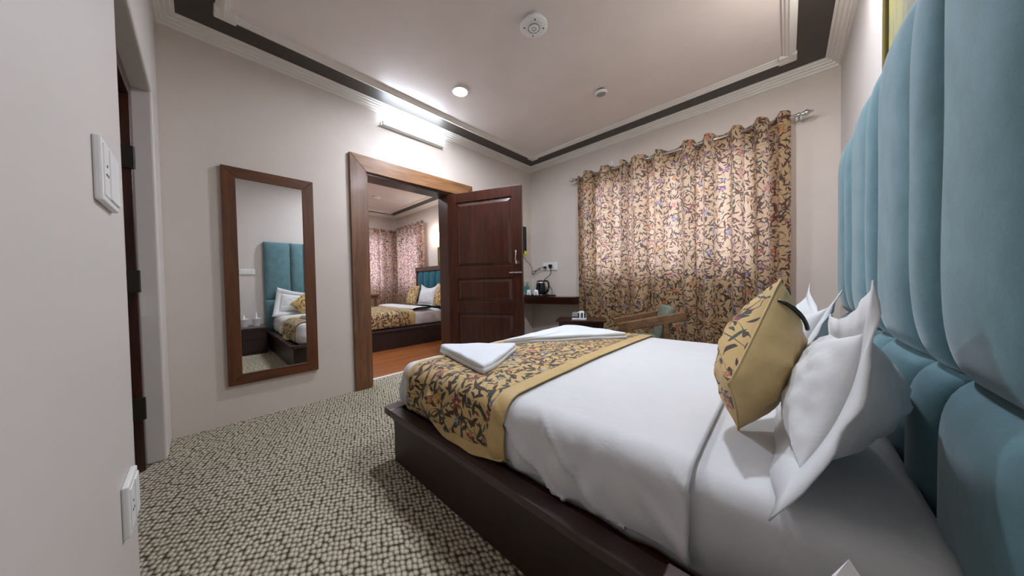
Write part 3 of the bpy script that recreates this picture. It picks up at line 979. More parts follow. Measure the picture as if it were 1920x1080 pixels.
# ------------------------------------------------------------------ towels
def towel(name, label, pts, z, th, fold):
    """folded triangular towel: outline pts at height z, soft rounded edges, a folded layer line"""
    r = thing(name, label, 'towel', (sum(p[0] for p in pts) / len(pts), sum(p[1] for p in pts) / len(pts), z), 'folded white towels')
    cx, cy = sum(p[0] for p in pts) / len(pts), sum(p[1] for p in pts) / len(pts)

    def outline(n):
        out = []
        m_ = len(pts)
        for i in range(m_):
            a, b = Vector(pts[i]), Vector(pts[(i + 1) % m_])
            for k_ in range(n):
                t = k_ / n
                out.append(a.lerp(b, t))
        # soften corners
        for _ in range(3):
            out = [(out[i - 1] + out[i] * 2 + out[(i + 1) % len(out)]) / 4 for i in range(len(out))]
        return out
    for layer in range(2):
        z0 = z + layer * th * 0.5
        ol = outline(14)
        n = len(ol)
        sh = [1.0, 1.0, 0.985, 0.9, 0.6, 0.3]
        hz = [0.0, 0.28, 0.46, 0.5, 0.52, 0.53]
        if layer == 1:
            sh = [s_ * 0.975 for s_ in sh]
            hz = [0.0, 0.25, 0.44, 0.52, 0.58, 0.62]
        vs, fs = [], []
        for s_, h_ in zip(sh, hz):
            for p in ol:
                q_ = Vector((cx, cy)).lerp(Vector((p.x, p.y)), s_)
                nz = noise.noise((q_.x * 7, q_.y * 7, layer * 3.0))
                vs.append((q_.x, q_.y, z0 + th * h_ + 0.010 * nz * min(1, h_ * 2) + (0.012 if False else 0) ))
        for i in range(len(sh) - 1):
            for k_ in range(n):
                a, b = i * n + k_, i * n + (k_ + 1) % n
                fs.append((a, b, b + n, a + n))
        fs.append(tuple(range((len(sh) - 1) * n, len(sh) * n)))
        fs.append(tuple(range(n))[::-1])
        MB().add(vs, fs).build('folded_layer', 'towel', r, smooth=True, bevel=0.0)
    return r


TZ = MZT + 0.036
tp = lambda px, py, z: (lambda v: (v.x, v.y))(at(px, py, z=z))
towel('folded_towel', 'white folded towel lying at the near left corner of the runner', [tp(818, 650, TZ + 0.02), tp(905, 701, TZ), tp(925, 692, TZ), tp(973, 650, TZ + 0.01)], TZ - 0.004, 0.046, 0)
towel('folded_towel', 'white folded towel with a raised peak at the far end of the runner', [tp(940, 647, TZ + 0.01), tp(1000, 642, TZ), tp(1178, 634, TZ), tp(1163, 625, TZ + 0.025), tp(1063, 610, TZ + 0.025)], TZ - 0.004, 0.048, 0)


# ------------------------------------------------------------------ pillows and cushions
def cushion(name, label, cat, c4, thick, nrm, front, back, flange=0.0, group=None, pinch=0.07, sag=0.0, seed=0.0, uvs=1.0, bend=0.0, tfb=(1.0, 1.0), base=None, fl_out=0.0, p=2.2, piping=None):
    """c4: outer corners (bottom-left, bottom-right, top-right, top-left) seen from the front; nrm: front direction"""
    BL, BR, TR, TL = [Vector(v_) for v_ in c4]
    N = Vector(nrm).normalized()
    wd, ht = ((BR - BL).length + (TR - TL).length) / 2, ((TL - BL).length + (TR - BR).length) / 2
    cen = (BL + BR + TR + TL) / 4
    r = thing(name, label, cat, tuple(base or (cen - Vector((0, 0, ht / 2)))), group)

    def pt(a, b):
        """a,b in -1..1 over the outer shape"""
        ka = a * (1 - pinch * (1 - b * b) * abs(a) ** 3)
        kb = b * (1 - pinch * (1 - a * a) * abs(b) ** 3)
        u, v = (ka + 1) / 2, (kb + 1) / 2
        P_ = BL * (1 - u) * (1 - v) + BR * u * (1 - v) + TR * u * v + TL * (1 - u) * v
        P_ += Vector((0, 0, -sag)) * (1 - a * a) * max(0, b) - N * bend * (1 - b * b)
        return P_
    fa, fb = 1 - 2 * flange / wd, 1 - 2 * flange / ht

    def half(sgn):
        def fn(u, v):
            a, b = sin((2 * u - 1) * pi / 2), sin((2 * v - 1) * pi / 2)
            t = thick / 2 * (tfb[0] if sgn > 0 else tfb[1]) * ((1 - abs(a) ** p) * (1 - abs(b) ** p)) ** 0.55
            t *= 1 + 0.10 * noise.noise((a * 1.6 + seed, b * 1.6, sgn))
            e = (1 - abs(a) ** 6) * (1 - abs(b) ** 6)
            t += e * 0.010 * noise.noise((a * 4 + seed, b * 4 + 3, 0.2)) + e * 0.006 * noise.noise((a * 9 + seed, b * 5 + 3, 1.2))
            return pt(a * fa, b * fb) + N * sgn * max(t, 0.0)
        return MB().grid(fn, 34, 30, lambda u, v: (u * wd * uvs + seed, v * ht * uvs + seed))
    half(1).build('front_cover', front, r, smooth=True)
    half(-1).build('back_cover', back, r, smooth=True)
    if flange:
        ring = []
        K = 26
        for k_ in range(K):
            ring.append((-1 + 2 * k_ / K, -1))
        for k_ in range(K):
            ring.append((1, -1 + 2 * k_ / K))
        for k_ in range(K):
            ring.append((1 - 2 * k_ / K, 1))
        for k_ in range(K):
            ring.append((-1, 1 - 2 * k_ / K))
        n = len(ring)
        vs, fs = [], []
        for s_ in (0, 0.5, 1.0):
            for a, b in ring:
                fa_, fb_ = fa + (1 - fa) * s_, fb + (1 - fb) * s_
                P_ = pt(a * fa_, b * fb_)
                w_ = noise.noise((a * 3.1 + seed, b * 3.1, 7.0)) * 0.014 * s_ + fl_out * s_
                vs.append(P_ + N * w_)
        for i in range(2):
            for k_ in range(n):
                a, b = i * n + k_, i * n + (k_ + 1) % n
                fs.append((a, b, b + n, a + n))
        MB().add(vs, fs).build('flange', front, r, smooth=True, solid=0.003)
    if piping:
        pts = []
        for (a0, b0), (a1, b1) in (((-1, -1), (1, -1)), ((1, -1), (1, 1)), ((1, 1), (-1, 1)), ((-1, 1), (-1, -1))):
            for k_ in range(14):
                t = k_ / 14
                pts.append(pt((a0 + (a1 - a0) * t) * fa, (b0 + (b1 - b0) * t) * fb))
        pts.append(pts[0])
        MB().tube(pts, 0.0035, 6, False).build('piping', piping, r, smooth=True)
    return r, pt, N


# near white pillow: front faces the foot of the bed (-x); seen from the front its left is the far (+y) side
cushion('pillow', 'large plump white pillow with a wide flange, nearest the camera', 'pillow',
        [(2.95, -2.15, 0.545), (2.955, -2.895, 0.530), (3.097, -2.80, 0.998), (3.09, -2.13, 0.875)], 0.23, (-1, 0.05, 0.24), 'pillow', 'pillow', 0.075, 'white flanged pillows', 0.03, 0.035, 2.0, fl_out=-0.005, bend=0.045, tfb=(0.62, 1.0))
cushion('pillow', 'white pillow at the far side of the bed near the curtain, flange corners sticking up', 'pillow',
        [(2.985, -1.25, 0.545), (2.985, -1.93, 0.545), (3.135, -1.93, 0.955), (3.07, -1.28, 0.97)], 0.20, (-1, 0, 0.24), 'pillow', 'pillow', 0.05, 'white flanged pillows', 0.06, 0.13, 8.0, fl_out=-0.01)
# gold cushion standing on its corner
T = Vector((2.970, -2.34, 0.998))
Nn = Vector(at(1366, 722, y=-2.68))
B = Vector(at(1384, 806, z=0.535))
Ff = T + B - Nn
gd, gpt, gN = cushion('cushion', 'gold cushion standing on its corner, floral front and plain gold back', 'cushion',
                      [B, Nn, T, Ff], 0.19, (-1, 0.12, 0.26), 'cushion', 'gold', 0.0, None, 0.05, 0.0, 5.0, 1.0, piping='gold')
pts = []
for k_ in range(12):
    t = k_ / 11
    a, b = 0.985 - 0.85 * t, 0.60
    hh = 0.095 * ((1 - abs(a) ** 2.2) * (1 - abs(b) ** 2.2)) ** 0.55
    pts.append(gpt(a, b) - gN * (hh * 1.06 + 0.004))
MB().tube(pts, 0.006, 6).build('zip', 'black_plastic', gd, smooth=True)['label'] = 'black zip'
# second gold cushion on the far side, hidden in part (its twin beside the far pillow shows only in the next room)

# ------------------------------------------------------------------ nightstand beside the bed and cups
NX0, NX1, NY0, NY1, NZ = 2.80, W - 0.004, -3.62, -2.985, 0.40
ns = thing('nightstand', 'low dark wooden nightstand beside the near bed, seen in the mirror', 'nightstand', ((NX0 + NX1) / 2, (NY0 + NY1) / 2, 0))
MB().box(NX0 + 0.02, NX1, NY0, NY1, 0.0, NZ - 0.03).build('body', 'bedwood', ns, bevel=0.003)
MB().box(NX0, NX1, NY0 - 0.01, NY1 + 0.01, NZ - 0.03, NZ).build('top', 'bedtop', ns, bevel=0.004)
for z0, z1 in ((0.05, 0.215), (0.225, 0.39)):
    dr = MB().box(NX0 + 0.006, NX0 + 0.022, NY0 + 0.015, NY1 - 0.015, z0, z1).build('drawer_front', 'bedwood', ns, bevel=0.003)
    MB().tube([(NX0 + 0.006, -3.30, (z0 + z1) / 2), (NX0 - 0.012, -3.30, (z0 + z1) / 2)], [0.008, 0.013], 10).build('knob', 'steel', dr, smooth=True)
for i, (x_, y_, lb) in enumerate(((3.05, -3.075, 'white paper cup with a pointed folded napkin, next to the bed on the nightstand'), (3.06, -3.215, 'white paper cup with a folded napkin, farther from the bed on the nightstand'))):
    cu = thing('paper_cup', lb, 'cup', (x_, y_, NZ), 'paper cups on the nightstand')
    MB().lathe([(0.0001, 0.002), (0.036, 0.0), (0.038, 0.004), (0.054, 0.115), (0.057, 0.118), (0.054, 0.121), (0.051, 0.116), (0.036, 0.01), (0.0001, 0.008)], (x_, y_, NZ), 28).build('cup_wall', 'paper', cu, smooth=True)
    tip = at(1592, 1048, y=y_) if i == 0 else Vector((x_, y_, NZ + 0.20))
    zt_ = max(NZ + 0.17, min(NZ + 0.27, tip.z)) if i == 0 else NZ + 0.20
    tx_, ty_ = (tip.x, tip.y)
    bz = NZ + 0.02
    vs = [(x_ - 0.03, y_ - 0.02, bz), (x_ + 0.03, y_ - 0.02, bz), (x_ + 0.03, y_ + 0.02, bz), (x_ - 0.03, y_ + 0.02, bz),
          (x_ - 0.05, y_ - 0.012, NZ + 0.13), (x_ + 0.05, y_ - 0.012, NZ + 0.13), (x_ + 0.05, y_ + 0.012, NZ + 0.13), (x_ - 0.05, y_ + 0.012, NZ + 0.13), (tx_, ty_, zt_)]
    MB().add(vs, [(0, 1, 2, 3), (0, 4, 5, 1), (1, 5, 6, 2), (2, 6, 7, 3), (3, 7, 4, 0), (4, 8, 5), (5, 8, 6), (6, 8, 7), (7, 8, 4)]).build('napkin', 'paper', cu)

# ------------------------------------------------------------------ picture and lamp above the headboard
def picture(name, label, axis, a0, a1, z0, z1, pos, sgn):
    r = thing(name, label, 'picture', (pos, (a0 + a1) / 2, z0) if axis == 'y' else ((a0 + a1) / 2, pos, z0))

    def bx(p0, p1, q0, q1, t0, t1):
        t0, t1 = sorted((pos + sgn * t0, pos + sgn * t1))
        return MB().box(t0, t1, p0, p1, q0, q1) if axis == 'y' else MB().box(p0, p1, t0, t1, q0, q1)
    w = 0.03
    for q0, q1 in ((z0, z0 + w), (z1 - w, z1)):
        bx(a0, a1, q0, q1, 0, 0.025).build('frame_rail', 'goldframe', r, bevel=0.004)
    for p0, p1 in ((a0, a0 + w), (a1 - w, a1)):
        bx(p0, p1, z0 + w, z1 - w, 0, 0.025).build('frame_stile', 'goldframe', r, bevel=0.004)
    bx(a0 + w, a1 - w, z0 + w, z1 - w, 0, 0.010).build('mount', 'darkline', r)
    bx(a0 + w + 0.012, a1 - w - 0.012, z0 + w + 0.012, z1 - w - 0.012, 0.009, 0.013).build('print', 'picture', r)
    return r


picture('framed_picture', 'gold framed yellow and grey picture on the wall above the near headboard', 'y', -2.36, -1.59, 1.80, 2.38, W, -1)


def sconce(label, axis, a, z, pos, sgn):
    loc = (pos, a, z) if axis == 'y' else (a, pos, z)
    r = thing('wall_lamp', label, 'wall lamp', loc, 'wall lamps above the beds')
    dirv = Vector((sgn, 0, 0)) if axis == 'y' else Vector((0, sgn, 0))
    p0 = Vector(loc)
    m = Matrix.Translation(p0) @ (Matrix.Rotation(radians(90) * sgn, 4, 'Y') if axis == 'y' else Matrix.Rotation(radians(-90) * sgn, 4, 'X'))
    MB().lathe([(0.0001, 0.02), (0.045, 0.018), (0.05, 0.0)], n=24, m=m).build('back_plate', 'white_plastic', r, smooth=True)
    MB().tube([p0 + dirv * 0.01, p0 + dirv * 0.06, p0 + dirv * 0.075 + Vector((0, 0, 0.02))], 0.008, 8).build('arm', 'steel', r)
    c = p0 + dirv * 0.08
    MB().lathe([(0.0001, -0.05), (0.03, -0.05), (0.048, -0.02), (0.052, 0.02), (0.042, 0.055), (0.0001, 0.07)], tuple(c), 20).build('globe', 'sconce_glow', r, smooth=True)
    return r


sconce('lit globe wall lamp above the near teal headboard, out of frame', 'y', -1.42, 2.50, W, -1)

# ------------------------------------------------------------------ corner shelf and what stands on it
sh = thing('corner_shelf', 'dark brown wall shelf in the corner behind the open door', 'shelf', (0.45, -0.15, 0.69))
rounded_rail([(0.001, -0.001), (0.001, -0.40), (0.885, -0.20), (0.885, -0.001)], 0.755, 0.785).build('top', 'dark_x', sh, bevel=0.003)
MB().beam((0.005, -0.385, 0.72), (0.875, -0.188, 0.72), 0.02, 0.07).build('apron', 'dark_x', sh, bevel=0.003)
MB().box(0.865, 0.885, -0.18, -0.001, 0.685, 0.755).build('end_panel', 'dark_y', sh, bevel=0.002)
SZ = 0.785
tr_ = thing('tray', 'black serving tray under the kettle on the corner shelf', 'tray', (0.33, -0.16, SZ))
MB().box(0.04, 0.48, -0.287, -0.03, SZ, SZ + 0.008).build('tray_base', 'black_plastic', tr_, bevel=0.003)
mb = MB()
for a in ((0.04, 0.48, -0.287, -0.280), (0.04, 0.48, -0.037, -0.03), (0.04, 0.047, -0.280, -0.037), (0.473, 0.48, -0.280, -0.037)):
    mb.box(a[0], a[1], a[2], a[3], SZ + 0.008, SZ + 0.022)
mb.build('tray_rim', 'black_plastic', tr_)
kz = SZ + 0.008
P0 = at(1014, 540, y=-0.125)
kx, ky = P0.x, -0.125
kt = thing('electric_kettle', 'black electric kettle standing on the tray', 'kettle', (kx, ky, kz))
MB().lathe([(0.0001, 0), (0.078, 0), (0.080, 0.008), (0.074, 0.022), (0.0001, 0.022)], (kx, ky, kz), 28).build('base', 'black_plastic', kt, smooth=False)
MB().lathe([(0.074, 0.022), (0.078, 0.03), (0.074, 0.12), (0.064, 0.195), (0.060, 0.215), (0.0001, 0.217)], (kx, ky, kz), 28).build('body', 'black_plastic', kt, smooth=True)
MB().lathe([(0.0655, 0.190), (0.0665, 0.192), (0.0625, 0.212), (0.0605, 0.212)], (kx, ky, kz), 28).build('band', 'steel', kt, smooth=True)
MB().lathe([(0.058, 0.216), (0.050, 0.228), (0.02, 0.234), (0.0001, 0.235)], (kx, ky, kz), 24).build('lid', 'black_plastic', kt, smooth=True)
dx_ = Vector((0.93, 0.2, 0)).normalized()
kc = Vector((kx, ky, kz))
MB().tube([kc + dx_ * 0.055 + Vector((0, 0, 0.222)), kc + dx_ * 0.10 + Vector((0, 0, 0.222)), kc + dx_ * 0.128 + Vector((0, 0, 0.195)), kc + dx_ * 0.134 + Vector((0, 0, 0.13)), kc + dx_ * 0.122 + Vector((0, 0, 0.08)), kc + dx_ * 0.085 + Vector((0, 0, 0.045)), kc + dx_ * 0.07 + Vector((0, 0, 0.04))], [0.014, 0.015, 0.015, 0.014, 0.014, 0.013, 0.012], 10).build('handle', 'black_plastic', kt, smooth=True)
MB().add([kc + Vector(p) for p in ((-0.055, -0.022, 0.17), (-0.055, 0.022, 0.17), (-0.088, 0, 0.205), (-0.056, -0.024, 0.212), (-0.056, 0.024, 0.212), (-0.092, 0, 0.213))], [(0, 2, 1), (3, 4, 5), (0, 3, 5, 2), (1, 2, 5, 4), (0, 1, 4, 3)]).build('spout', 'black_plastic', kt)
for i, (px, lb) in enumerate(((991.5, 'white cup standing upside down on the tray, nearer the door'), (1005, 'white cup standing upside down on the tray, beside the kettle'))):
    p = at(px, 553, y=-0.240)
    cu = thing('cup', lb, 'cup', (p.x, p.y, kz), 'white cups on the tray')
    MB().lathe([(0.041, 0.0), (0.042, 0.004), (0.040, 0.03), (0.030, 0.088), (0.026, 0.092), (0.0001, 0.092)], (p.x, p.y, kz), 24).build('bowl', 'ceramic', cu, smooth=True)
    hv = (CAM - Vector((p.x, p.y, 0)))
    hv = Vector((hv.x, hv.y, 0)).normalized()
    q_ = Vector((p.x, p.y, kz))
    MB().tube([q_ + hv * 0.036 + Vector((0, 0, 0.02)), q_ + hv * 0.062 + Vector((0, 0, 0.025)), q_ + hv * 0.064 + Vector((0, 0, 0.055)), q_ + hv * 0.032 + Vector((0, 0, 0.068))], 0.005, 8).build('handle', 'ceramic', cu, smooth=True)
for i, (px, lb) in enumerate(((983.5, 'clear water bottle with green label half hidden by the door edge'), (989.5, 'clear water bottle with green label behind the white cups'))):
    p = at(px, 545, y=-0.315 if i == 0 else -0.16)
    p.x = max(p.x, 0.03)
    bo = thing('water_bottle', lb, 'bottle', (p.x, p.y, SZ), 'water bottles on the shelf')
    c = (p.x, p.y, kz)
    MB().lathe([(0.0001, 0.0), (0.026, 0.0), (0.028, 0.01), (0.028, 0.13), (0.024, 0.16), (0.013, 0.19), (0.012, 0.205), (0.0001, 0.206)], c, 20).build('body', 'bottle', bo, smooth=True)
    MB().lathe([(0.0285, 0.085), (0.0288, 0.086), (0.0288, 0.132), (0.0285, 0.133)], c, 20).build('label_band', 'label_green', bo, smooth=True)
    MB().lathe([(0.014, 0.195), (0.015, 0.197), (0.015, 0.214), (0.0001, 0.215)], c, 16).build('cap', 'grey_plastic', bo, smooth=False)

# television edge on the door wall, plugs and leads
tv = thing('television', 'flat black television on the wall behind the open door', 'television', (0.0, -0.55, 1.43))
MB().box(0.035, 0.075, -0.93, -0.20, 1.44, 1.85).build('casing', 'black_plastic', tv, bevel=0.005)
MB().box(0.0745, 0.077, -0.92, -0.21, 1.455, 1.84).build('screen', 'black_plastic', tv)
MB().box(0.0, 0.036, -0.65, -0.48, 1.55, 1.75).build('wall_bracket', 'steel', tv)
MB().box(0.0765, 0.0785, -0.262, -0.200, 1.428, 1.478).build('energy_sticker', 'yellow', tv)['label'] = 'yellow sticker'
pa = at(1022.5, 501.5, y=-0.03)
pb = at(1033, 499, y=-0.03)
ta = thing('television_lead', 'thin black looped lead running from the plug towards the television', 'cable', tuple(pa))
MB().box(pa.x - 0.022, pa.x + 0.022, -0.055, -0.026, pa.z - 0.016, pa.z + 0.016).build('plug', 'black_plastic', ta, bevel=0.006)
path = [(1022, 501), (1014, 502), (1010, 505), (1004, 510), (998, 514), (993, 513), (991, 511), (995, 510), (1002, 508.5), (1010, 507), (1013, 505), (1011, 503), (1006, 506), (1002, 513), (999, 516), (996, 514), (999, 510), (1004, 507), (996, 510), (990, 510), (985, 503), (981, 497)]
cp = [Vector((max(v_.x, 0.05), v_.y, v_.z)) for v_ in (at(a, b, y=-0.045 - 0.004 * (i % 3)) for i, (a, b) in enumerate(path))]


def smoothpath(ps, n=5):
    out = []
    for i in range(len(ps) - 1):
        p0, p1, p2, p3 = ps[max(i - 1, 0)], ps[i], ps[i + 1], ps[min(i + 2, len(ps) - 1)]
        for k_ in range(n):
            t = k_ / n
            out.append(0.5 * ((2 * p1) + (p2 - p0) * t + (2 * p0 - 5 * p1 + 4 * p2 - p3) * t * t + (3 * p1 - p0 - 3 * p2 + p3) * t ** 3))
    out.append(ps[-1])
    return out


cp = cp[:-1] + [Vector((0.05, -0.14, cp[-1].z + 0.02)), Vector((0.045, -0.30, 1.42))]
MB().tube(smoothpath(cp), 0.0035, 6).build('lead', 'black_plastic', ta, smooth=True)
kl = thing('kettle_lead', 'black lead and plug from the socket down to the kettle', 'cable', tuple(pb))
MB().box(pb.x - 0.024, pb.x + 0.024, -0.065, -0.026, pb.z - 0.03, pb.z + 0.025).build('plug', 'black_plastic', kl, bevel=0.008)
cp = [Vector((pb.x, -0.06, pb.z - 0.02)), at(1033, 511, y=-0.05), at(1030, 517, y=-0.05), at(1022, 523, y=-0.06), at(1019, 530, y=-0.07), Vector((kx + 0.06, -0.07, kz + 0.03)), Vector((kx + 0.05, -0.09, kz + 0.012))]
MB().tube(smoothpath(cp), 0.005, 6).build('lead', 'black_plastic', kl, smooth=True)

# ------------------------------------------------------------------ side table with tissue box
TBZ = 0.545
a_, b_, c_ = at(1042, 600, z=TBZ), at(1137, 602, z=TBZ), at(1144, 594, z=TBZ)
ux = (b_ - a_).normalized()
uy = Vector((-ux.y, ux.x, 0))
TL_, TD = (b_ - a_).length, 0.33
TMx = Matrix(((ux.x, uy.x, 0, a_.x), (ux.y, uy.y, 0, a_.y), (0, 0, 1, 0), (0, 0, 0, 1)))
tb = thing('side_table', 'small dark wooden side table carrying the striped tissue box', 'table', tuple(TMx @ Vector((TL_ / 2, TD / 2, 0))))
n = 6
op = []
for (cx_, cy_, a0) in ((0.03, 0.03, pi), (TL_ - 0.03, 0.03, 1.5 * pi), (TL_ - 0.03, TD - 0.03, 0), (0.03, TD - 0.03, pi / 2)):
    for k_ in range(5):
        th = a0 + pi / 2 * k_ / 4
        p = TMx @ Vector((cx_ + 0.03 * cos(th), cy_ + 0.03 * sin(th), 0))
        op.append((p.x, p.y))
rounded_rail(op, TBZ - 0.022, TBZ).build('top', 'dark_x', tb, bevel=0.004)
for (p, q_) in ((0.05, 0.05), (TL_ - 0.05, 0.05), (TL_ - 0.05, TD - 0.05), (0.05, TD - 0.05)):
    MB().box(p - 0.018, p + 0.018, q_ - 0.018, q_ + 0.018, 0, TBZ - 0.022, TMx).build('leg', 'dark_z', tb, bevel=0.003)
MB().box(0.07, TL_ - 0.07, 0.042, 0.058, TBZ - 0.09, TBZ - 0.022, TMx).build('apron', 'dark_x', tb)
MB().box(0.07, TL_ - 0.07, TD - 0.058, TD - 0.042, TBZ - 0.09, TBZ - 0.022, TMx).build('apron', 'dark_x', tb)
s0 = (at(1074, 597, z=TBZ) - a_).dot(ux)
q0 = 0.09
BW, BD, BH = 0.165, 0.12, 0.075
ts = thing('tissue_box', 'black, grey and white striped tissue box on the side table', 'tissue box', tuple(TMx @ Vector((s0 + BW / 2, q0 + BD / 2, TBZ))))
bxs = lambda a0, a1, b0, b1, z0, z1: MB().box(s0 + a0, s0 + a1, q0 + b0, q0 + b1, TBZ + z0, TBZ + z1, TMx)
bxs(0, BW, 0, BD, 0.0, BH).build('carton', 'grey_plastic', ts, bevel=0.002)
bxs(-0.001, 0.085, -0.001, BD + 0.001, 0.020, 0.034).build('stripe', 'black_plastic', ts)
bxs(-0.001, BW + 0.001, -0.001, BD + 0.001, 0.0005, 0.019).build('stripe', 'paper', ts)
for a0, mt_ in ((0.070, 'black_plastic'), (0.086, 'paper'), (0.112, 'black_plastic'), (0.128, 'paper'), (0.142, 'black_plastic')):
    bxs(a0, a0 + 0.014, -0.0015, BD + 0.0015, 0.0195, BH + 0.0015).build('stripe', mt_, ts)
pz = [TMx @ Vector((s0 + 0.06 + dx, q0 + 0.05 + dy, TBZ + BH + dz)) for dx, dy, dz in ((0, 0, -0.01), (0.07, 0.0, -0.01), (0.075, 0.025, -0.01), (0.0, 0.025, -0.01), (0.01, 0.005, 0.012), (0.045, -0.002, 0.026), (0.08, 0.01, 0.018), (0.05, 0.02, 0.022))]
MB().add(pz, [(0, 1, 2, 3), (0, 4, 5, 1), (1, 5, 6), (1, 6, 2), (2, 6, 7, 3), (3, 7, 4, 0), (4, 7, 5), (5, 7, 6)]).build('tissue', 'paper', ts)


# ------------------------------------------------------------------ wooden armchair
def armchair(label, A, Bk, wdt, side):
    """A: front end of the near arm, Bk: rear end (3-D centre of the beam)"""
    A, Bk = Vector(A), Vector(Bk)
    d = Vector((Bk.x - A.x, Bk.y - A.y, 0)).normalized()
    nn = Vector((-d.y, d.x, 0)) * side
    L = Vector((Bk.x - A.x, Bk.y - A.y, 0)).length
    base = Vector((A.x, A.y, 0))
    r = thing('armchair', label, 'armchair', tuple(base + d * L / 2 + nn * wdt / 2))
    for s_ in (0, wdt):
        MB().beam(A + nn * s_, Bk + nn * s_, 0.05, 0.085).build('armrest', 'chairwood', r, bevel=0.008)
        zf, zr = A.z, Bk.z
        pr_ = base + d * (L * 0.70) + nn * s_
        pf_ = base + d * (L * 0.16) + nn * s_
        z_at = lambda t: A.z + (Bk.z - A.z) * t
        MB().beam(pr_ + Vector((0, 0, 0)) + d * 0.04, pr_ + Vector((0, 0, z_at(0.7) - 0.02)), 0.045, 0.06, up=tuple(nn)).build('leg', 'chairwood', r, bevel=0.006)
        MB().beam(pf_ - d * 0.03, pf_ + Vector((0, 0, z_at(0.16) - 0.02)), 0.045, 0.06, up=tuple(nn)).build('leg', 'chairwood', r, bevel=0.006)
        MB().beam(pf_ + Vector((0, 0, 0.30)), pr_ + Vector((0, 0, 0.27)), 0.03, 0.05).build('side_rail', 'chairwood', r, bevel=0.004)
    MB().beam(base + d * (L * 0.16) + Vector((0, 0, 0.29)), base + d * (L * 0.16) + nn * wdt + Vector((0, 0, 0.29)), 0.03, 0.05).build('front_rail', 'chairwood', r, bevel=0.004)
    m = Matrix(((d.x, nn.x, 0, base.x), (d.y, nn.y, 0, base.y), (0, 0, 1, 0), (0, 0, 0, 1)))
    MB().box(L * 0.02, L * 0.72, 0.035, wdt - 0.035, 0.32, 0.44, m).build('seat_cushion', 'chairgreen', r, bevel=0.035, seg=4, smooth=True)
    mb_ = m @ Matrix.Translation((L * 0.66, 0, 0.42)) @ Matrix.Rotation(radians(14), 4, 'Y')
    MB().box(-0.02, 0.06, 0.04, wdt - 0.04, -0.04, 0.34, mb_).build('back_cushion', 'chairgreen', r, bevel=0.035, seg=4, smooth=True)
    return r


armchair('low wooden armchair with sage green cushions in front of the curtains', (1.80, -0.885, 0.545), (2.31, -0.59, 0.665), 0.40, 1)

# ------------------------------------------------------------------ NEXT ROOM
HB2 = R2Y1 - 0.19
RX = -1.50          # near side of its bed
b2 = thing('bed', 'dark wooden platform bed with teal headboard in the next room', 'bed', (-2.4, -1.1, 0))
F2 = -2.12
MB().box(RX - 0.03, RX, F2, HB2 - 0.02, 0, 0.27).build('side_panel', 'bedwood', b2, bevel=0.003)
MB().box(-3.06, -3.03, F2, HB2 - 0.02, 0, 0.27).build('side_panel', 'bedwood', b2, bevel=0.003)
MB().box(-3.03, RX - 0.03, F2, F2 + 0.03, 0, 0.27).build('foot_panel', 'bedwood', b2, bevel=0.003)
MB().box(-3.09, RX + 0.03, F2 - 0.05, HB2 - 0.02, 0.272, 0.305).build('platform_top', 'bedtop', b2, bevel=0.006)
hb2 = MB().box(-3.07, RX + 0.02, HB2 - 0.06, HB2 - 0.002, 0.0, 1.36).build('headboard', 'dark_x', b2, bevel=0.005)
MB().box(-3.09, RX + 0.04, HB2 - 0.10, HB2 - 0.002, 1.28, 1.37).build('head_rail', 'dark_x', b2, bevel=0.006)
for s_ in (-3.07, RX - 0.05):
    MB().box(s_, s_ + 0.07, HB2 - 0.10, HB2 - 0.05, 0.3, 1.28).build('head_post', 'dark_z', b2, bevel=0.004)
nP = 6
pw = (RX - 0.05 + 3.00) / nP
for i in range(nP):
    x0_, x1_ = -3.00 + i * pw, -3.00 + (i + 1) * pw

    def fnp(u, v, x0_=x0_, x1_=x1_):
        a, b = sin((2 * u - 1) * pi / 2), sin((2 * v - 1) * pi / 2)
        h = (1 - abs(a) ** 2.6) ** 0.5 * (1 - abs(b) ** 6) ** 0.5
        return Vector(((x0_ + x1_) / 2 + a * (x1_ - x0_) / 2, HB2 - 0.062 - 0.055 * h, 0.79 + b * 0.485))
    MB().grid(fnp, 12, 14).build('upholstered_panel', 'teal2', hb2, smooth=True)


def swap(mb, fx):
    mb.v = [tuple(fx(Vector(p))) for p in mb.v]
    return mb


# local frame of the second bed: its length runs along -y; reuse the drape with (x along the bed from the foot, y across)
def b2map(p):
    # local x: 0 at foot .. ; local y across from near side (0) inward
    return Vector((RX - 0.06 - p.y, F2 + 0.06 + p.x, p.z))


LBED = (HB2 - 0.12) - (F2 + 0.06)
mt2 = thing('mattress', 'mattress under a white sheet on the bed in the next room', 'mattress', (-2.4, -1.1, 0.305))
MB().box(-2.95, RX - 0.10, F2 + 0.12, HB2 - 0.13, 0.306, 0.50).build('mattress_core', 'sheet', mt2, bevel=0.03)
swap(drape(0, LBED * 0.80, 0, 1.44, 0.555, 0.08, 0.235, seed=6.0, nu=60, nv=80, zmin=0.322, wr=0.005), b2map).build('duvet', 'sheet', None, smooth=True, solid=-0.012)
tag(bpy.context.scene.objects[[o.name for o in COL.objects if o.name.startswith('duvet')][-1]], 'white duvet on the bed in the next room', 'duvet')
# rolled-back sheet edge
fx0 = LBED * 0.60


def roll(u, v):
    yy = 0.02 + 1.40 * v
    th = 2 * pi * u
    return b2map(Vector((fx0 + 0.13 * cos(th) * 1.4, yy, 0.588 + 0.022 * sin(th))))


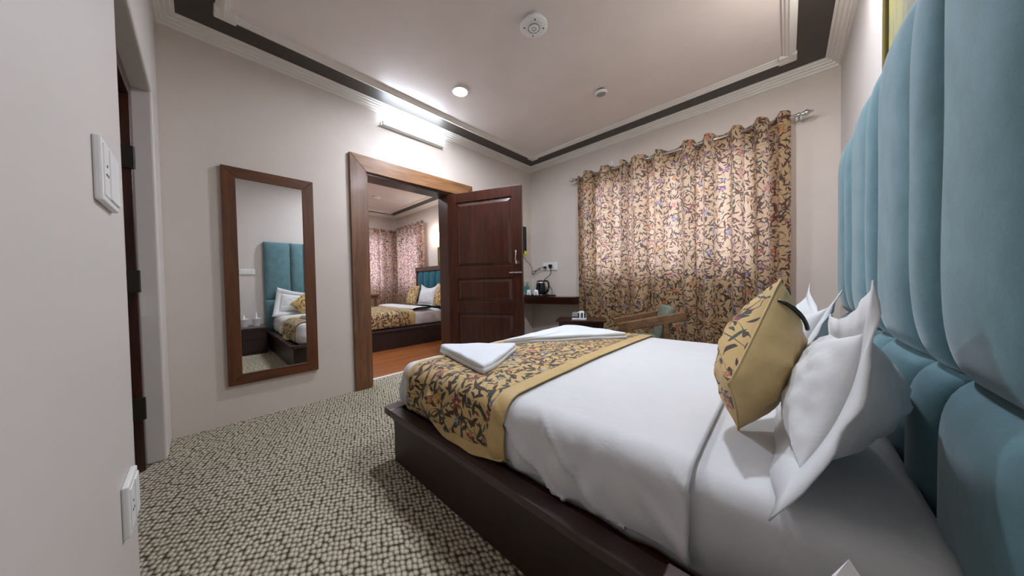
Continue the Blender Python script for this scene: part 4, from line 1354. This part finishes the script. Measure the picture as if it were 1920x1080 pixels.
one(MB().grid(roll, 14, 20).build('folded_sheet', 'sheet', None, smooth=True), 'folded back white top sheet across the bed in the next room', 'sheet')
rn2 = thing('bed_runner', 'gold floral runner across the foot of the bed in the next room', 'bed runner', (-2.4, -1.8, 0.56))
swap(drape(0, LBED, 0, 1.44, 0.557, 0.08, 0, off=0.012, seed=6.0, nu=30, nv=80, zmin=0.326, xr=(0.05, 0.76)), b2map).build('embroidered_panel', 'runner', rn2, smooth=True, solid=0.004)
swap(drape(0, LBED, 0, 1.44, 0.557, 0.08, 0, off=0.014, seed=6.0, nu=8, nv=80, zmin=0.326, xr=(0.76, 0.85)), b2map).build('border', 'gold', rn2, smooth=True, solid=0.004)
# its pillows
yb = HB2 - 0.16
cushion('cushion', 'gold floral cushion at the far side of the bed in the next room', 'cushion', [(-2.99, -0.64, 0.575), (-2.63, -0.64, 0.575), (-2.63, -0.50, 0.97), (-2.99, -0.50, 0.97)], 0.14, (0, -1, 0.3), 'cushion', 'gold', 0, None, 0.06, 0, 1.0, 1.0)
cushion('pillow', 'white pillow leaning on the teal headboard in the next room', 'pillow', [(-2.70, -0.54, 0.565), (-2.02, -0.54, 0.565), (-2.02, -0.42, 1.02), (-2.70, -0.42, 1.0)], 0.16, (0, -1, 0.3), 'pillow', 'pillow', 0.04, None, 0.07, 0.08, 3.0)
cushion('cushion', 'gold floral cushion beside the door jamb on the bed in the next room', 'cushion', [(-2.00, -0.60, 0.575), (-1.60, -0.60, 0.575), (-1.60, -0.44, 1.0), (-2.00, -0.44, 1.0)], 0.16, (0, -1, 0.3), 'cushion', 'gold', 0, None, 0.06, 0, 4.0, 1.0)
# its curtains, lamp, picture
curtain('curtain', 'floral curtain on the far wall of the next room, left of the corner', 'floral curtains in the next room', 'y', -2.4, -0.13, R2X + 0.12, 2.40, 10, 0.035, 'curtain2', 21, 170, 16, rings=False)
curtain('curtain', 'floral curtain on the bed wall of the next room, right of the corner', 'floral curtains in the next room', 'x', -4.44, -3.00, R2Y1 - 0.10, 2.44, 7, 0.035, 'curtain2', 27, 140, 16, rings=False, s0=3.0)
r2 = thing('curtain_rod', 'curtain rod over the far wall window of the next room', 'curtain rod', (R2X, -1.3, 2.35))
MB().tube([(R2X + 0.12, -2.5, 2.35), (R2X + 0.12, -0.1, 2.35)], 0.012, 10).build('pole', 'chrome', r2, smooth=True)
for y_ in (-2.45, -0.16):
    MB().tube([(R2X, y_, 2.35), (R2X + 0.12, y_, 2.35)], 0.008, 8).build('bracket', 'steel', r2)
r3 = thing('curtain_rod', 'curtain rod over the bed wall window of the next room', 'curtain rod', (-3.7, R2Y1, 2.39))
MB().tube([(-4.38, R2Y1 - 0.10, 2.39), (-2.95, R2Y1 - 0.10, 2.39)], 0.012, 10).build('pole', 'chrome', r3, smooth=True)
for x_ in (-4.25, -2.97):
    MB().tube([(x_, R2Y1, 2.39), (x_, R2Y1 - 0.10, 2.39)], 0.008, 8).build('bracket', 'steel', r3)
P = at(814, 441, y=R2Y1 - 0.06)
sconce('glowing globe wall lamp above the bed in the next room', 'x', P.x, P.z, R2Y1, -1)
picture('framed_picture', 'yellow framed picture above the headboard in the next room', 'x', -2.58, -1.95, 1.38, 1.80, R2Y1, -1)
P = at(829, 395, y=R2Y1)
one(MB().box(P.x - 0.04, P.x + 0.04, R2Y1 - 0.05, R2Y1, P.z - 0.07, P.z + 0.07).box(P.x - 0.03, P.x + 0.03, R2Y1 - 0.056, R2Y1 - 0.048, P.z - 0.055, P.z - 0.02).build('wall_sensor', 'white_plastic', None, bevel=0.01), 'small white box on the wall above the lamp in the next room', 'sensor')
P = at(706, 369, z=ZC)
one(MB().lathe([(0.07, 0), (0.072, -0.02), (0.06, -0.03), (0.0001, -0.031)], (P.x, P.y, ZC), 24).build('smoke_detector', 'white_plastic', None, smooth=True), 'white round detector on the ceiling of the next room', 'smoke detector')
ct = thing('console_table', 'wooden console table standing by the far curtain in the next room', 'table', (-3.78, -1.5, 0))
MB().box(-4.0, -3.55, -1.95, -0.95, 0.765, 0.80).build('top', 'chairwood', ct, bevel=0.004)
MB().box(-3.97, -3.58, -1.92, -0.98, 0.70, 0.765).build('apron', 'chairwood', ct, bevel=0.003)
for x_ in (-3.95, -3.62):
    for y_ in (-1.90, -1.02):
        MB().box(x_ - 0.022, x_ + 0.022, y_ - 0.022, y_ + 0.022, 0, 0.70).build('leg', 'chairwood', ct, bevel=0.003)
